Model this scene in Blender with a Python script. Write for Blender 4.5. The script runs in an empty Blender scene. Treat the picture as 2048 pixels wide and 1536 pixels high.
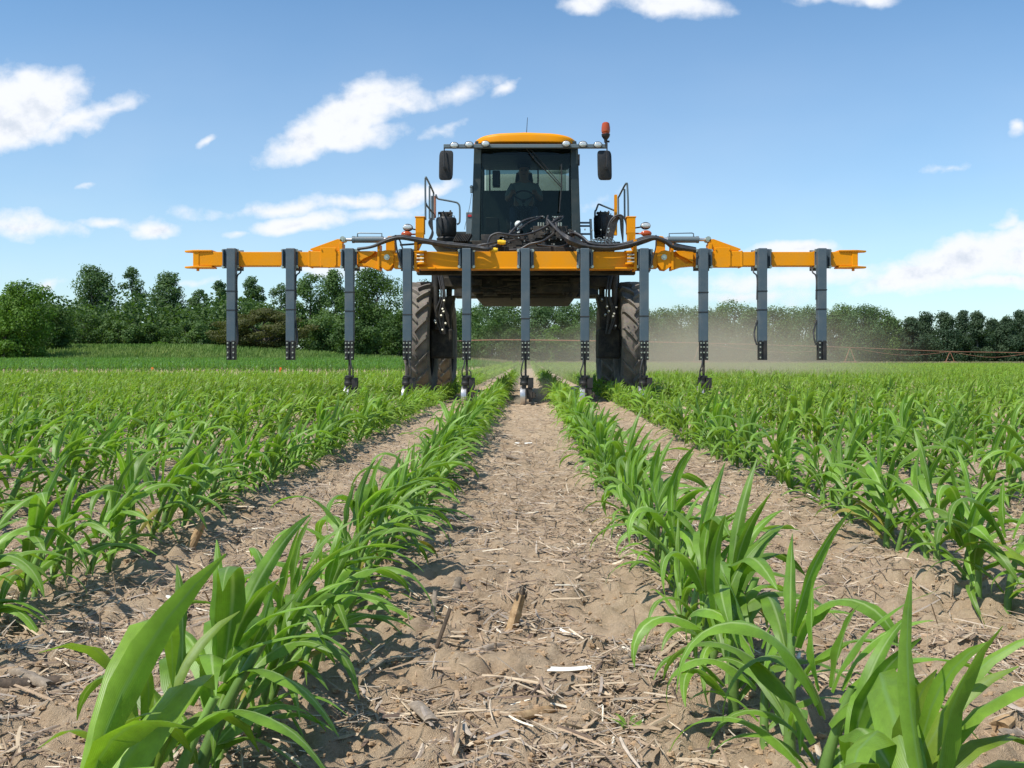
import bpy, math, random
import numpy as np
from mathutils import Vector, Matrix

sc = bpy.context.scene
R = math.radians
F = 1900.0                       # focal length in pixels of the 2048 px wide photograph
CAMH = 0.57
VX, VY = 1057.0, 721.0           # where the crop rows meet

# ------------------------------------------------------------------ camera
cam_d = bpy.data.cameras.new('camera')
cam = bpy.data.objects.new('camera', cam_d)
sc.collection.objects.link(cam)
sc.camera = cam
cam.location = (0, 0, CAMH)
cam.rotation_euler = (R(90), 0, 0)
cam_d.sensor_width = 36
cam_d.lens = 36 * F / 2048
cam_d.shift_x = -(VX - 1024) / 2048
cam_d.shift_y = (VY - 768) / 2048
cam_d.clip_start = 0.05
cam_d.clip_end = 6000

# ------------------------------------------------------------------ light
SUN_EL = R(58)
SUN_H = Vector((-0.78, -0.62)).normalized()
sun_dir = Vector((SUN_H.x * math.cos(SUN_EL), SUN_H.y * math.cos(SUN_EL), math.sin(SUN_EL)))
sun_d = bpy.data.lights.new('sun', 'SUN')
sun_d.energy = 4.7
sun_d.angle = R(0.53)
sun_d.color = (1.0, 0.955, 0.88)
sun = bpy.data.objects.new('sun', sun_d)
sun.rotation_euler = sun_dir.to_track_quat('Z', 'Y').to_euler()
sc.collection.objects.link(sun)

sc.view_settings.view_transform = 'Standard'
sc.view_settings.look = 'None'
sc.view_settings.exposure = 0.22
sc.view_settings.gamma = 1.0
sc.view_settings.use_curve_mapping = False
sc.cycles.max_bounces = 8
sc.cycles.transparent_max_bounces = 12
sc.cycles.volume_bounces = 1
sc.cycles.volume_step_rate = 1.0
sc.cycles.volume_max_steps = 256
sc.cycles.use_adaptive_sampling = True

# ------------------------------------------------------------------ sky with clouds
world = bpy.data.worlds.new('World')
sc.world = world
world.use_nodes = True
wn = world.node_tree
wn.nodes.clear()
WL = wn.links.new


def wmath(op, a, b=None, c=None, clamp=False):
    n = wn.nodes.new('ShaderNodeMath'); n.operation = op; n.use_clamp = clamp
    for i, v in enumerate((a, b, c)):
        if v is None: continue
        if isinstance(v, (int, float)): n.inputs[i].default_value = v
        else: WL(v, n.inputs[i])
    return n.outputs[0]


sky = wn.nodes.new('ShaderNodeTexSky')
sky.sky_type = 'NISHITA'
sky.sun_disc = False
sky.sun_elevation = SUN_EL
sky.sun_rotation = math.atan2(SUN_H.x, SUN_H.y)
sky.altitude = 200
sky.air_density = 1.0
sky.dust_density = 0.6
sky.ozone_density = 1.6
tc = wn.nodes.new('ShaderNodeTexCoord')
sep = wn.nodes.new('ShaderNodeSeparateXYZ'); WL(tc.outputs['Generated'], sep.inputs[0])
yy = wmath('MAXIMUM', sep.outputs[1], 0.08)
cu = wmath('DIVIDE', sep.outputs[0], yy)
cv = wmath('DIVIDE', sep.outputs[2], yy)
comb = wn.nodes.new('ShaderNodeCombineXYZ'); WL(cu, comb.inputs[0]); WL(cv, comb.inputs[1])


def wnoise(scale, detail, rough, off=(0, 0, 0), stretch=1.0):
    mp = wn.nodes.new('ShaderNodeMapping'); mp.inputs['Location'].default_value = off
    mp.inputs['Scale'].default_value = (1, stretch, 1)
    WL(comb.outputs[0], mp.inputs[0])
    n = wn.nodes.new('ShaderNodeTexNoise'); n.inputs['Scale'].default_value = scale
    n.inputs['Detail'].default_value = detail; n.inputs['Roughness'].default_value = rough
    WL(mp.outputs[0], n.inputs[0])
    return n


warp = wnoise(9.0, 4, 0.55, stretch=1.5)
ws = wn.nodes.new('ShaderNodeVectorMath'); ws.operation = 'SUBTRACT'
WL(warp.outputs['Color'], ws.inputs[0]); ws.inputs[1].default_value = (0.5, 0.5, 0.5)
wsc = wn.nodes.new('ShaderNodeVectorMath'); wsc.operation = 'MULTIPLY'
WL(ws.outputs[0], wsc.inputs[0]); wsc.inputs[1].default_value = (0.09, 0.05, 0)
wadd = wn.nodes.new('ShaderNodeVectorMath'); wadd.operation = 'ADD'
WL(comb.outputs[0], wadd.inputs[0]); WL(wsc.outputs[0], wadd.inputs[1])

# photo px: centre x, y, half width, half height, tilt (deg, + rises to the right), strength
CL = [(70, 195, 120, 62, 0, 1.25), (20, 245, 140, 48, 5, 1.2), (165, 232, 105, 30, 24, 0.9), (228, 205, 55, 16, 10, 0.55), (60, 150, 50, 30, 0, 0.95),
      (715, 220, 120, 48, 22, 1.25), (745, 185, 65, 38, 0, 1.1), (620, 265, 100, 34, 22, 1.05), (800, 195, 70, 28, 5, 0.75), (700, 262, 110, 28, 0, 0.9),
      (930, 185, 60, 20, 14, 0.66), (1012, 188, 26, 12, 10, 0.5), (415, 296, 26, 13, 25, 0.72), (880, 252, 60, 10, 25, 0.42), (180, 370, 26, 9, 10, 0.45),
      (560, 412, 190, 18, 3, 0.58), (600, 446, 100, 22, 10, 0.85), (700, 402, 110, 13, 5, 0.72), (850, 385, 85, 18, 14, 0.82), (760, 420, 120, 16, 6, 0.6),
      (300, 455, 60, 20, 0, 0.85), (215, 448, 40, 12, 0, 0.55), (40, 442, 120, 26, -12, 0.66), (30, 430, 90, 16, -10, 0.5), (490, 475, 40, 10, 0, 0.5),
      (1170, 0, 60, 18, 0, 0.9), (1340, 6, 105, 24, 0, 0.92), (1700, -4, 100, 16, 0, 0.8),
      (1930, 515, 150, 46, 26, 1.2), (1850, 552, 160, 26, 14, 1.1), (2010, 470, 80, 40, 15, 0.85), (2060, 520, 130, 50, 0, 1.0), (2000, 565, 150, 20, 0, 0.8), (2005, 430, 26, 24, 50, 0.6),
      (1600, 500, 90, 16, 4, 0.85), (1600, 560, 330, 24, 2, 0.66), (1480, 590, 150, 14, 0, 0.5), (1890, 335, 50, 11, 15, 0.4), (2038, 250, 22, 18, 10, 0.62),
      (100, 566, 46, 14, 0, 0.72), (640, 548, 90, 16, 0, 0.6), (1190, 400, 60, 24, 20, 0.42), (400, 560, 80, 12, 0, 0.4), (960, 600, 200, 14, 0, 0.4)]
acc = None
for (x, y, a, b, t, s) in CL:
    mp = wn.nodes.new('ShaderNodeMapping'); mp.vector_type = 'TEXTURE'
    mp.inputs['Location'].default_value = ((x - VX) / F, (VY - y) / F, 0)
    mp.inputs['Rotation'].default_value = (0, 0, R(t))
    mp.inputs['Scale'].default_value = (a * 1.28 / F, b * 1.35 / F, 1)
    WL(wadd.outputs[0], mp.inputs[0])
    ln = wn.nodes.new('ShaderNodeVectorMath'); ln.operation = 'LENGTH'; WL(mp.outputs[0], ln.inputs[0])
    m = wmath('MULTIPLY_ADD', ln.outputs['Value'], -s, s)
    acc = m if acc is None else wmath('MAXIMUM', acc, m)
acc = wmath('MAXIMUM', acc, -0.6)
n1 = wnoise(20, 12, 0.64, (3.1, 1.7, 0), 1.15)
n2 = wnoise(5, 3, 0.5, (7.1, 4.7, 0), 2.0)
front = wmath('GREATER_THAN', sep.outputs[1], 0.1)
dens = wmath('ADD', acc, wmath('MULTIPLY', wmath('SUBTRACT', n1.outputs[0], 0.5), 1.25))
dens = wmath('ADD', dens, 0.10)
ramp = wn.nodes.new('ShaderNodeMapRange'); ramp.interpolation_type = 'SMOOTHSTEP'
WL(dens, ramp.inputs['Value'])
ramp.inputs['From Min'].default_value = 0.0; ramp.inputs['From Max'].default_value = 0.8
cf = wmath('MULTIPLY', ramp.outputs[0], front)
# thin high veil that thickens towards the horizon
veil = wn.nodes.new('ShaderNodeMapRange'); WL(cv, veil.inputs['Value'])
veil.inputs['From Min'].default_value = 0.0; veil.inputs['From Max'].default_value = 0.38
veil.inputs['To Min'].default_value = 0.34; veil.inputs['To Max'].default_value = 0.02
cf = wmath('MAXIMUM', cf, wmath('MULTIPLY', wmath('MULTIPLY', veil.outputs[0], front), wmath('ADD', n2.outputs[0], 0.35)))
# cloud shade painted into the colour: thick cores a little greyer below
core = wn.nodes.new('ShaderNodeMapRange'); core.interpolation_type = 'SMOOTHSTEP'
n3 = wnoise(20, 6, 0.64, (3.1, 1.7 + 0.02, 0), 1.15)
WL(wmath('ADD', wmath('MULTIPLY', acc, 0.9), wmath('MULTIPLY', wmath('SUBTRACT', n3.outputs[0], n1.outputs[0]), 2.4)), core.inputs['Value'])
core.inputs['From Min'].default_value = 0.55; core.inputs['From Max'].default_value = 1.5
ccol = wn.nodes.new('ShaderNodeMix'); ccol.data_type = 'RGBA'
WL(core.outputs[0], ccol.inputs['Factor'])
ccol.inputs['A'].default_value = (6.9, 7.1, 7.5, 1)
ccol.inputs['B'].default_value = (5.0, 5.5, 6.3, 1)
tint = wn.nodes.new('ShaderNodeMix'); tint.data_type = 'RGBA'; tint.blend_type = 'MULTIPLY'
tint.inputs['Factor'].default_value = 1.0
WL(sky.outputs[0], tint.inputs['A']); tint.inputs['B'].default_value = (0.84, 1.10, 1.21, 1)
cmix = wn.nodes.new('ShaderNodeMix'); cmix.data_type = 'RGBA'
WL(cf, cmix.inputs['Factor']); WL(tint.outputs['Result'], cmix.inputs['A']); WL(ccol.outputs['Result'], cmix.inputs['B'])
bg = wn.nodes.new('ShaderNodeBackground'); bg.inputs['Strength'].default_value = 0.120
WL(cmix.outputs['Result'], bg.inputs['Color'])
wo = wn.nodes.new('ShaderNodeOutputWorld'); WL(bg.outputs[0], wo.inputs['Surface'])
world.cycles.sampling_method = 'MANUAL'
world.cycles.sample_map_resolution = 512

# ------------------------------------------------------------------ helpers
ORG = {}


def wx(px, Y): return (px - VX) / F * Y
def wz(py, Y): return CAMH + (VY - py) / F * Y
def P(px, py, Y): return Vector((wx(px, Y), Y, wz(py, Y)))


def tag(o, label=None, cat=None, group=None, kind=None):
    if label: o['label'] = label
    if cat: o['category'] = cat
    if group: o['group'] = group
    if kind: o['kind'] = kind
    return o


def empty(name, loc, rz=0.0):
    o = bpy.data.objects.new(name, None)
    sc.collection.objects.link(o)
    o.location = loc; o.rotation_euler = (0, 0, rz)
    o.empty_display_size = 0.1
    ORG[o] = Vector(loc)
    return o


class MB:
    """collects primitives; build() links them as one mesh"""
    def __init__(s): s.v = []; s.f = []; s.sm = []

    def add(s, vs, fs, smooth=False):
        b = len(s.v)
        s.v += [Vector(p) for p in vs]
        s.f += [tuple(i + b for i in q) for q in fs]
        s.sm += [smooth] * len(fs)
        return s

    def box(s, c, d, rot=None):
        hx, hy, hz = d[0] / 2, d[1] / 2, d[2] / 2
        vs = [Vector((x, y, z)) for x in (-hx, hx) for y in (-hy, hy) for z in (-hz, hz)]
        if rot is not None: vs = [rot @ p for p in vs]
        c = Vector(c)
        return s.add([p + c for p in vs], [(0, 1, 3, 2), (4, 6, 7, 5), (0, 4, 5, 1), (2, 3, 7, 6), (0, 2, 6, 4), (1, 5, 7, 3)])

    def bb(s, x0, x1, y0, y1, z0, z1):
        return s.box(((x0 + x1) / 2, (y0 + y1) / 2, (z0 + z1) / 2), (abs(x1 - x0), abs(y1 - y0), abs(z1 - z0)))

    def tube(s, pts, r, n=10, r2=None, caps=True):
        pts = [Vector(p) for p in pts]
        m = len(pts)
        rs = [r if r2 is None else r + (r2 - r) * i / (m - 1) for i in range(m)] if not isinstance(r, (list, tuple)) else list(r)
        t0 = (pts[1] - pts[0]).normalized()
        up = Vector((0, 0, 1)) if abs(t0.z) < 0.9 else Vector((1, 0, 0))
        side = t0.cross(up).normalized()
        vs = []
        for i, p in enumerate(pts):
            if i == 0: t = t0
            elif i == m - 1: t = (pts[-1] - pts[-2]).normalized()
            else: t = ((pts[i + 1] - p).normalized() + (p - pts[i - 1]).normalized())
            if t.length < 1e-6: t = (pts[i + 1] - p)
            t.normalize()
            side = (side - t * side.dot(t)).normalized()
            o = t.cross(side)
            for k in range(n):
                a = 2 * math.pi * k / n
                vs.append(p + (side * math.cos(a) + o * math.sin(a)) * rs[i])
        fs = [(i * n + k, i * n + (k + 1) % n, (i + 1) * n + (k + 1) % n, (i + 1) * n + k) for i in range(m - 1) for k in range(n)]
        s.add(vs, fs, True)
        if caps:
            b = len(s.v) - len(vs)
            s.f += [tuple(b + k for k in reversed(range(n))), tuple(b + (m - 1) * n + k for k in range(n))]
            s.sm += [False, False]
        return s

    def cyl(s, a, b, r, n=20, r2=None): return s.tube([a, b], r, n, r2 if r2 is not None else r)

    def lathe(s, prof, c, axis='X', n=32):
        """prof: (radius, offset along axis)"""
        c = Vector(c); vs = []
        for (r, h) in prof:
            for k in range(n):
                a = 2 * math.pi * k / n
                ca, sa = r * math.cos(a), r * math.sin(a)
                p = {'X': (h, ca, sa), 'Y': (ca, h, sa), 'Z': (ca, sa, h)}[axis]
                vs.append(c + Vector(p))
        m = len(prof)
        fs = [(i * n + k, i * n + (k + 1) % n, (i + 1) * n + (k + 1) % n, (i + 1) * n + k) for i in range(m - 1) for k in range(n)]
        return s.add(vs, fs, True)

    def prism(s, pts, y0, y1):
        """pts: (x, z) outline, extruded along Y"""
        n = len(pts)
        vs = [Vector((x, y0, z)) for x, z in pts] + [Vector((x, y1, z)) for x, z in pts]
        fs = [tuple(range(n)), tuple(reversed(range(n, 2 * n)))] + [(i, i + n, (i + 1) % n + n, (i + 1) % n) for i in range(n)]
        return s.add(vs, fs)

    def loft(s, rings, close=True):
        n = len(rings[0]); m = len(rings)
        vs = [p for r in rings for p in r]
        fs = [(i * n + k, i * n + (k + 1) % n, (i + 1) * n + (k + 1) % n, (i + 1) * n + k) for i in range(m - 1) for k in range(n)]
        s.add(vs, fs, True)
        if close:
            b = len(s.v) - len(vs)
            s.f += [tuple(b + k for k in reversed(range(n))), tuple(b + (m - 1) * n + k for k in range(n))]
            s.sm += [False, False]
        return s

    def ball(s, c, r, n=14, sq=(1, 1, 1)):
        prof = []
        vs = []; c = Vector(c); m = n // 2
        for i in range(m + 1):
            t = math.pi * i / m
            for k in range(n):
                a = 2 * math.pi * k / n
                vs.append(c + Vector((r * sq[0] * math.sin(t) * math.cos(a), r * sq[1] * math.sin(t) * math.sin(a), r * sq[2] * math.cos(t))))
        fs = [(i * n + k, (i + 1) * n + k, (i + 1) * n + (k + 1) % n, i * n + (k + 1) % n) for i in range(m) for k in range(n)]
        return s.add(vs, fs, True)

    def build(s, name, mat, parent=None, bevel=0.0):
        lo = Vector([min(p[i] for p in s.v) for i in range(3)]); hi = Vector([max(p[i] for p in s.v) for i in range(3)])
        c = (lo + hi) / 2
        if parent is None: c.z = lo.z
        me = bpy.data.meshes.new(name)
        me.from_pydata([tuple(p - c) for p in s.v], [], s.f)
        me.polygons.foreach_set('use_smooth', s.sm)
        me.validate(); me.update()
        if any(s.sm): me.set_sharp_from_angle(angle=R(38))
        me.materials.append(mat)
        o = bpy.data.objects.new(name, me)
        sc.collection.objects.link(o)
        ORG[o] = c.copy()
        if parent is not None:
            o.parent = parent; o.location = c - ORG[parent]
        else: o.location = c
        if bevel:
            b = o.modifiers.new('bevel', 'BEVEL'); b.width = bevel; b.segments = 2; b.limit_method = 'ANGLE'; b.angle_limit = R(50)
        return o


def smooth_path(pts, k=6):
    pts = [Vector(p) for p in pts]
    if len(pts) < 3: return pts
    out = []
    q = [pts[0] * 2 - pts[1]] + pts + [pts[-1] * 2 - pts[-2]]
    for i in range(1, len(q) - 2):
        p0, p1, p2, p3 = q[i - 1:i + 3]
        for j in range(k):
            t = j / k
            out.append(0.5 * ((2 * p1) + (p2 - p0) * t + (2 * p0 - 5 * p1 + 4 * p2 - p3) * t * t + (3 * p1 - p0 - 3 * p2 + p3) * t ** 3))
    out.append(pts[-1])
    return out


def npmesh(name, V, Q, mat, uv=None, col=None, parent=None, smooth=True, origin=None):
    """V (n,3), Q (m,4) numpy arrays -> one mesh object"""
    me = bpy.data.meshes.new(name)
    V = np.asarray(V, np.float32); Q = np.asarray(Q, np.int32)
    o0 = Vector(origin) if origin is not None else Vector((0, 0, 0))
    V = V - np.array(o0, np.float32)
    me.vertices.add(len(V)); me.vertices.foreach_set('co', V.ravel())
    me.loops.add(Q.size); me.loops.foreach_set('vertex_index', Q.ravel())
    me.polygons.add(len(Q)); me.polygons.foreach_set('loop_start', np.arange(0, Q.size, Q.shape[1], dtype=np.int32))
    me.polygons.foreach_set('use_smooth', np.full(len(Q), smooth))
    me.update(calc_edges=True)
    if uv is not None:
        l = me.uv_layers.new(name='UVMap'); l.data.foreach_set('uv', np.asarray(uv, np.float32)[Q.ravel()].ravel())
    if col is not None:
        a = me.color_attributes.new('Col', 'FLOAT_COLOR', 'POINT')
        c4 = np.ones((len(V), 4), np.float32); c4[:, :3] = col
        a.data.foreach_set('color', c4.ravel())
    me.materials.append(mat)
    o = bpy.data.objects.new(name, me)
    sc.collection.objects.link(o)
    ORG[o] = o0
    if parent is not None:
        o.parent = parent; o.location = o0 - ORG[parent]
    else: o.location = o0
    return o


# ------------------------------------------------------------------ materials
class Mat:
    def __init__(s, name):
        s.m = bpy.data.materials.new(name); s.m.use_nodes = True
        s.t = s.m.node_tree; s.n = s.t.nodes; s.l = s.t.links.new
        s.b = s.n['Principled BSDF']; s.out = s.n['Material Output']

    def node(s, t, **kw):
        n = s.n.new(t)
        for k, v in kw.items(): setattr(n, k, v)
        return n

    def noise(s, scale, detail=4, rough=0.55, coord='Object', stretch=None):
        tcn = s.node('ShaderNodeTexCoord'); src = tcn.outputs[coord]
        if stretch:
            mp = s.node('ShaderNodeMapping'); mp.inputs['Scale'].default_value = stretch
            s.l(src, mp.inputs[0]); src = mp.outputs[0]
        n = s.node('ShaderNodeTexNoise'); n.inputs['Scale'].default_value = scale
        n.inputs['Detail'].default_value = detail; n.inputs['Roughness'].default_value = rough
        s.l(src, n.inputs[0]); return n

    def ramp(s, src, stops):
        r = s.node('ShaderNodeValToRGB'); e = r.color_ramp.elements
        while len(e) < len(stops): e.new(0.5)
        for i, (p, c) in enumerate(stops): e[i].position = p; e[i].color = (*c, 1)
        s.l(src, r.inputs[0]); return r.outputs[0]

    def mix(s, f, a, b, mode='MIX'):
        n = s.node('ShaderNodeMix'); n.data_type = 'RGBA'; n.blend_type = mode
        for i, v in (('Factor', f), ('A', a), ('B', b)):
            if isinstance(v, (int, float)): n.inputs[i].default_value = v
            elif isinstance(v, tuple): n.inputs[i].default_value = (*v, 1)
            else: s.l(v, n.inputs[i])
        return n.outputs['Result']

    def bump(s, src, strength, dist=0.01):
        n = s.node('ShaderNodeBump'); n.inputs['Strength'].default_value = strength; n.inputs['Distance'].default_value = dist
        s.l(src, n.inputs['Height']); s.l(n.outputs[0], s.b.inputs['Normal']); return n

    def set(s, **kw):
        for k, v in kw.items():
            i = s.b.inputs[k.replace('_', ' ')]
            if isinstance(v, tuple): i.default_value = (*v, 1)
            elif isinstance(v, (int, float)): i.default_value = v
            else: s.l(v, i)
        return s


def paint(name, col, rough=0.4, dirt=(0.22, 0.17, 0.12), amt=0.35, metal=0.0, dscale=7, spec=0.5):
    m = Mat(name)
    n = m.noise(dscale, 6, 0.65); n2 = m.noise(60, 3, 0.6)
    f = m.ramp(n.outputs[0], [(0.42, (0, 0, 0)), (0.75, (amt, amt, amt))])
    c = m.mix(f, col, dirt)
    m.set(Base_Color=c, Metallic=metal)
    rr = m.ramp(n2.outputs[0], [(0.3, (rough * .8,) * 3), (0.7, (min(1, rough * 1.3),) * 3)])
    m.set(Roughness=rr); m.b.inputs['Specular IOR Level'].default_value = spec
    return m.m


M = {}
M['orange'] = paint('orange_paint', (0.80, 0.290, 0.001), 0.42, dirt=(0.50, 0.27, 0.05), amt=0.32, spec=0.18, dscale=5)
M['slate'] = paint('slate_paint', (0.062, 0.092, 0.115), 0.45, dirt=(0.20, 0.19, 0.17), amt=0.40, dscale=5)
M['grey'] = paint('grey_paint', (0.12, 0.155, 0.17), 0.4, amt=0.2)
M['cabgrey'] = paint('dark_cab_paint', (0.018, 0.030, 0.030), 0.42, amt=0.15)
M['black'] = paint('black_metal', (0.012, 0.012, 0.013), 0.5, amt=0.15)
M['blackdusty'] = paint('dusty_black_metal', (0.018, 0.017, 0.016), 0.65, amt=0.4)
M['under'] = paint('underbody_metal', (0.014, 0.013, 0.011), 0.7, dirt=(0.20, 0.16, 0.10), amt=0.32)
M['hose'] = paint('hose_rubber', (0.028, 0.029, 0.032), 0.45, amt=0.25, dscale=12)
M['cap_yellow'] = paint('yellow_plastic', (0.85, 0.50, 0.01), 0.4, amt=0.05)
M['zinc'] = paint('zinc_bolt', (0.55, 0.53, 0.42), 0.35, metal=0.8, amt=0.1)
M['steel'] = paint('worn_steel', (0.62, 0.60, 0.58), 0.34, metal=0.75, amt=0.3, dscale=14)
M['tank'] = paint('tank_plastic', (0.62, 0.66, 0.62), 0.5, amt=0.2)
M['amber'] = paint('amber_plastic', (0.42, 0.07, 0.015), 0.15, amt=0.02)
M['red'] = paint('red_reflector', (0.55, 0.03, 0.03), 0.25, amt=0.02)
M['seat'] = paint('seat_cloth', (0.03, 0.032, 0.035), 0.9, amt=0.1)
M['skin'] = paint('skin', (0.42, 0.24, 0.17), 0.55, amt=0.0)
M['shirt'] = paint('shirt_cloth', (0.36, 0.39, 0.38), 0.9, amt=0.0)
M['denim'] = paint('trouser_cloth', (0.05, 0.07, 0.12), 0.9, amt=0.0)
M['capcloth'] = paint('cap_cloth', (0.04, 0.045, 0.05), 0.9, amt=0.0)
M['flag'] = paint('marker_plastic', (0.85, 0.14, 0.02), 0.6, amt=0.0)
M['rust'] = paint('rusty_pipe', (0.42, 0.17, 0.10), 0.8, dirt=(0.3, 0.25, 0.2), amt=0.4)

# dusty tyre rubber
m = Mat('dusty_tyre_rubber')
n = m.noise(5, 6, 0.6); n2 = m.noise(40, 4, 0.6)
c = m.mix(m.ramp(n.outputs[0], [(0.3, (0, 0, 0)), (0.7, (1, 1, 1))]), (0.10, 0.088, 0.075), (0.24, 0.205, 0.168))
c = m.mix(0.35, c, n2.outputs[1], 'OVERLAY')
m.set(Base_Color=c, Roughness=0.85); m.bump(n2.outputs[0], 0.4, 0.004)
M['tyre'] = m.m


def glassmat(name, tintc, ior=1.5):
    m = Mat(name); m.n.remove(m.b)
    tr = m.node('ShaderNodeBsdfTransparent'); tr.inputs[0].default_value = (*tintc, 1)
    gl = m.node('ShaderNodeBsdfGlossy'); gl.inputs['Roughness'].default_value = 0.03; gl.inputs['Color'].default_value = (0.42, 0.45, 0.44, 1)
    fr = m.node('ShaderNodeFresnel'); fr.inputs[0].default_value = ior
    mx = m.node('ShaderNodeMixShader'); m.l(fr.outputs[0], mx.inputs[0]); m.l(tr.outputs[0], mx.inputs[1]); m.l(gl.outputs[0], mx.inputs[2])
    m.l(mx.outputs[0], m.out.inputs[0]); return m.m


M['glass'] = glassmat('tinted_glass', (0.40, 0.47, 0.43))
m = Mat('lamp_glass')
n = m.noise(120, 2, 0.5)
m.set(Base_Color=m.ramp(n.outputs[0], [(0.35, (0.45, 0.45, 0.42)), (0.65, (0.85, 0.85, 0.8))]), Roughness=0.12, Metallic=0.35)
M['lamp'] = m.m


def leafmat(name, base, vein, trans=0.40, colattr=False, random_amt=0.25, rough=0.42, uvveins=True, gloss=0.45):
    m = Mat(name)
    oi = m.node('ShaderNodeObjectInfo')
    nn = m.noise(22, 6, 0.7, coord='Object')
    col = m.mix(m.ramp(nn.outputs[0], [(0.3, (0, 0, 0)), (0.7, (1, 1, 1))]), tuple(b * 0.70 for b in base), tuple(min(1, b * 1.3) for b in base))
    if uvveins:
        uvn = m.node('ShaderNodeTexCoord'); sp = m.node('ShaderNodeSeparateXYZ'); m.l(uvn.outputs['UV'], sp.inputs[0])
        d = m.node('ShaderNodeMath', operation='SUBTRACT'); m.l(sp.outputs[0], d.inputs[0]); d.inputs[1].default_value = 0.5
        a = m.node('ShaderNodeMath', operation='ABSOLUTE'); m.l(d.outputs[0], a.inputs[0])
        mr = m.node('ShaderNodeMapRange'); m.l(a.outputs[0], mr.inputs['Value'])
        mr.inputs['From Min'].default_value = 0.02; mr.inputs['From Max'].default_value = 0.095
        mr.inputs['To Min'].default_value = 0.9; mr.inputs['To Max'].default_value = 0.0
        w = m.node('ShaderNodeMath', operation='SINE'); mu = m.node('ShaderNodeMath', operation='MULTIPLY')
        m.l(sp.outputs[0], mu.inputs[0]); mu.inputs[1].default_value = 110; m.l(mu.outputs[0], w.inputs[0])
        w2 = m.node('ShaderNodeMapRange'); m.l(w.outputs[0], w2.inputs['Value']); w2.inputs['From Min'].default_value = -1
        w2.inputs['To Min'].default_value = 0.0; w2.inputs['To Max'].default_value = 0.08
        col = m.mix(w2.outputs[0], col, vein)
        col = m.mix(mr.outputs[0], col, vein)
        m.bump(w.outputs[0], 0.12, 0.001)
    if colattr:
        at = m.node('ShaderNodeAttribute'); at.attribute_name = 'Col'
        col = m.mix(1.0, col, at.outputs[0], 'MULTIPLY')
    else:
        hs = m.node('ShaderNodeHueSaturation')
        vr = m.node('ShaderNodeMapRange'); m.l(oi.outputs['Random'], vr.inputs['Value'])
        vr.inputs['To Min'].default_value = 1 - random_amt; vr.inputs['To Max'].default_value = 1 + random_amt
        m.l(vr.outputs[0], hs.inputs['Value']); m.l(col, hs.inputs['Color']); col = hs.outputs[0]
    m.set(Base_Color=col, Roughness=rough); m.b.inputs['Specular IOR Level'].default_value = gloss
    tr = m.node('ShaderNodeBsdfTranslucent')
    m.l(m.mix(1.0, col, (1.25, 1.35, 0.45), 'MULTIPLY'), tr.inputs[0])
    mx = m.node('ShaderNodeMixShader'); mx.inputs[0].default_value = trans
    m.l(m.b.outputs[0], mx.inputs[1]); m.l(tr.outputs[0], mx.inputs[2]); m.l(mx.outputs[0], m.out.inputs[0])
    return m.m


M['corn'] = leafmat('corn_leaf', (0.160, 0.300, 0.030), (0.34, 0.46, 0.17))
M['corn_mass'] = leafmat('corn_leaf_mass', (0.195, 0.325, 0.034), (0.20, 0.33, 0.08), colattr=True)
M['stalk'] = leafmat('corn_stalk', (0.16, 0.28, 0.06), (0.3, 0.4, 0.15), trans=0.1, uvveins=False)
M['yellow_leaf'] = leafmat('dying_leaf', (0.30, 0.27, 0.05), (0.4, 0.3, 0.1), trans=0.3)
M['tree'] = leafmat('tree_leaf', (1, 1, 1), (1, 1, 1), trans=0.38, colattr=True, uvveins=False, rough=0.6, gloss=0.25)
M['grass'] = leafmat('grass_blade', (1, 1, 1), (1, 1, 1), trans=0.25, colattr=True, uvveins=False, rough=0.6, gloss=0.2)
m = Mat('tree_bark')
n = m.noise(3, 6, 0.7, stretch=(4, 4, 1))
m.set(Base_Color=m.ramp(n.outputs[0], [(0.3, (0.06, 0.05, 0.04)), (0.7, (0.20, 0.175, 0.15))]), Roughness=0.9)
M['bark'] = m.m
# dry residue
m = Mat('dry_residue')
at = m.node('ShaderNodeAttribute'); at.attribute_name = 'Col'
n = m.noise(90, 4, 0.7)
m.set(Base_Color=m.mix(0.5, at.outputs[0], n.outputs[0], 'OVERLAY'), Roughness=0.8)
M['residue'] = m.m


def drymat(name, a, b, sc_=60):
    m = Mat(name); n = m.noise(sc_, 6, 0.7); 
    m.set(Base_Color=m.ramp(n.outputs[0], [(0.3, a), (0.68, b)]), Roughness=0.8); m.bump(n.outputs[0], 0.5, 0.004); return m.m


M['stubtan'] = drymat('dry_stalk_tan', (0.20, 0.11, 0.05), (0.50, 0.34, 0.18))
M['stubgrey'] = drymat('dry_stalk_grey', (0.13, 0.10, 0.075), (0.36, 0.29, 0.22))
M['stubdark'] = drymat('rotten_stalk', (0.03, 0.022, 0.016), (0.13, 0.09, 0.06))
M['pith'] = drymat('white_pith', (0.62, 0.58, 0.48), (0.82, 0.80, 0.74))
M['clod'] = drymat('soil_clod', (0.27, 0.17, 0.09), (0.44, 0.30, 0.175), 30)

# ------------------------------------------------------------------ numpy noise and terrain
def hash2(ix, iy, seed):
    h = (ix.astype(np.int64) * 374761393 + iy.astype(np.int64) * 668265263 + seed * 974634777) & 0xffffffff
    h = ((h ^ (h >> 13)) * 1274126177) & 0xffffffff
    return ((h ^ (h >> 16)) & 0xffffff) / float(0xffffff)


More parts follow.
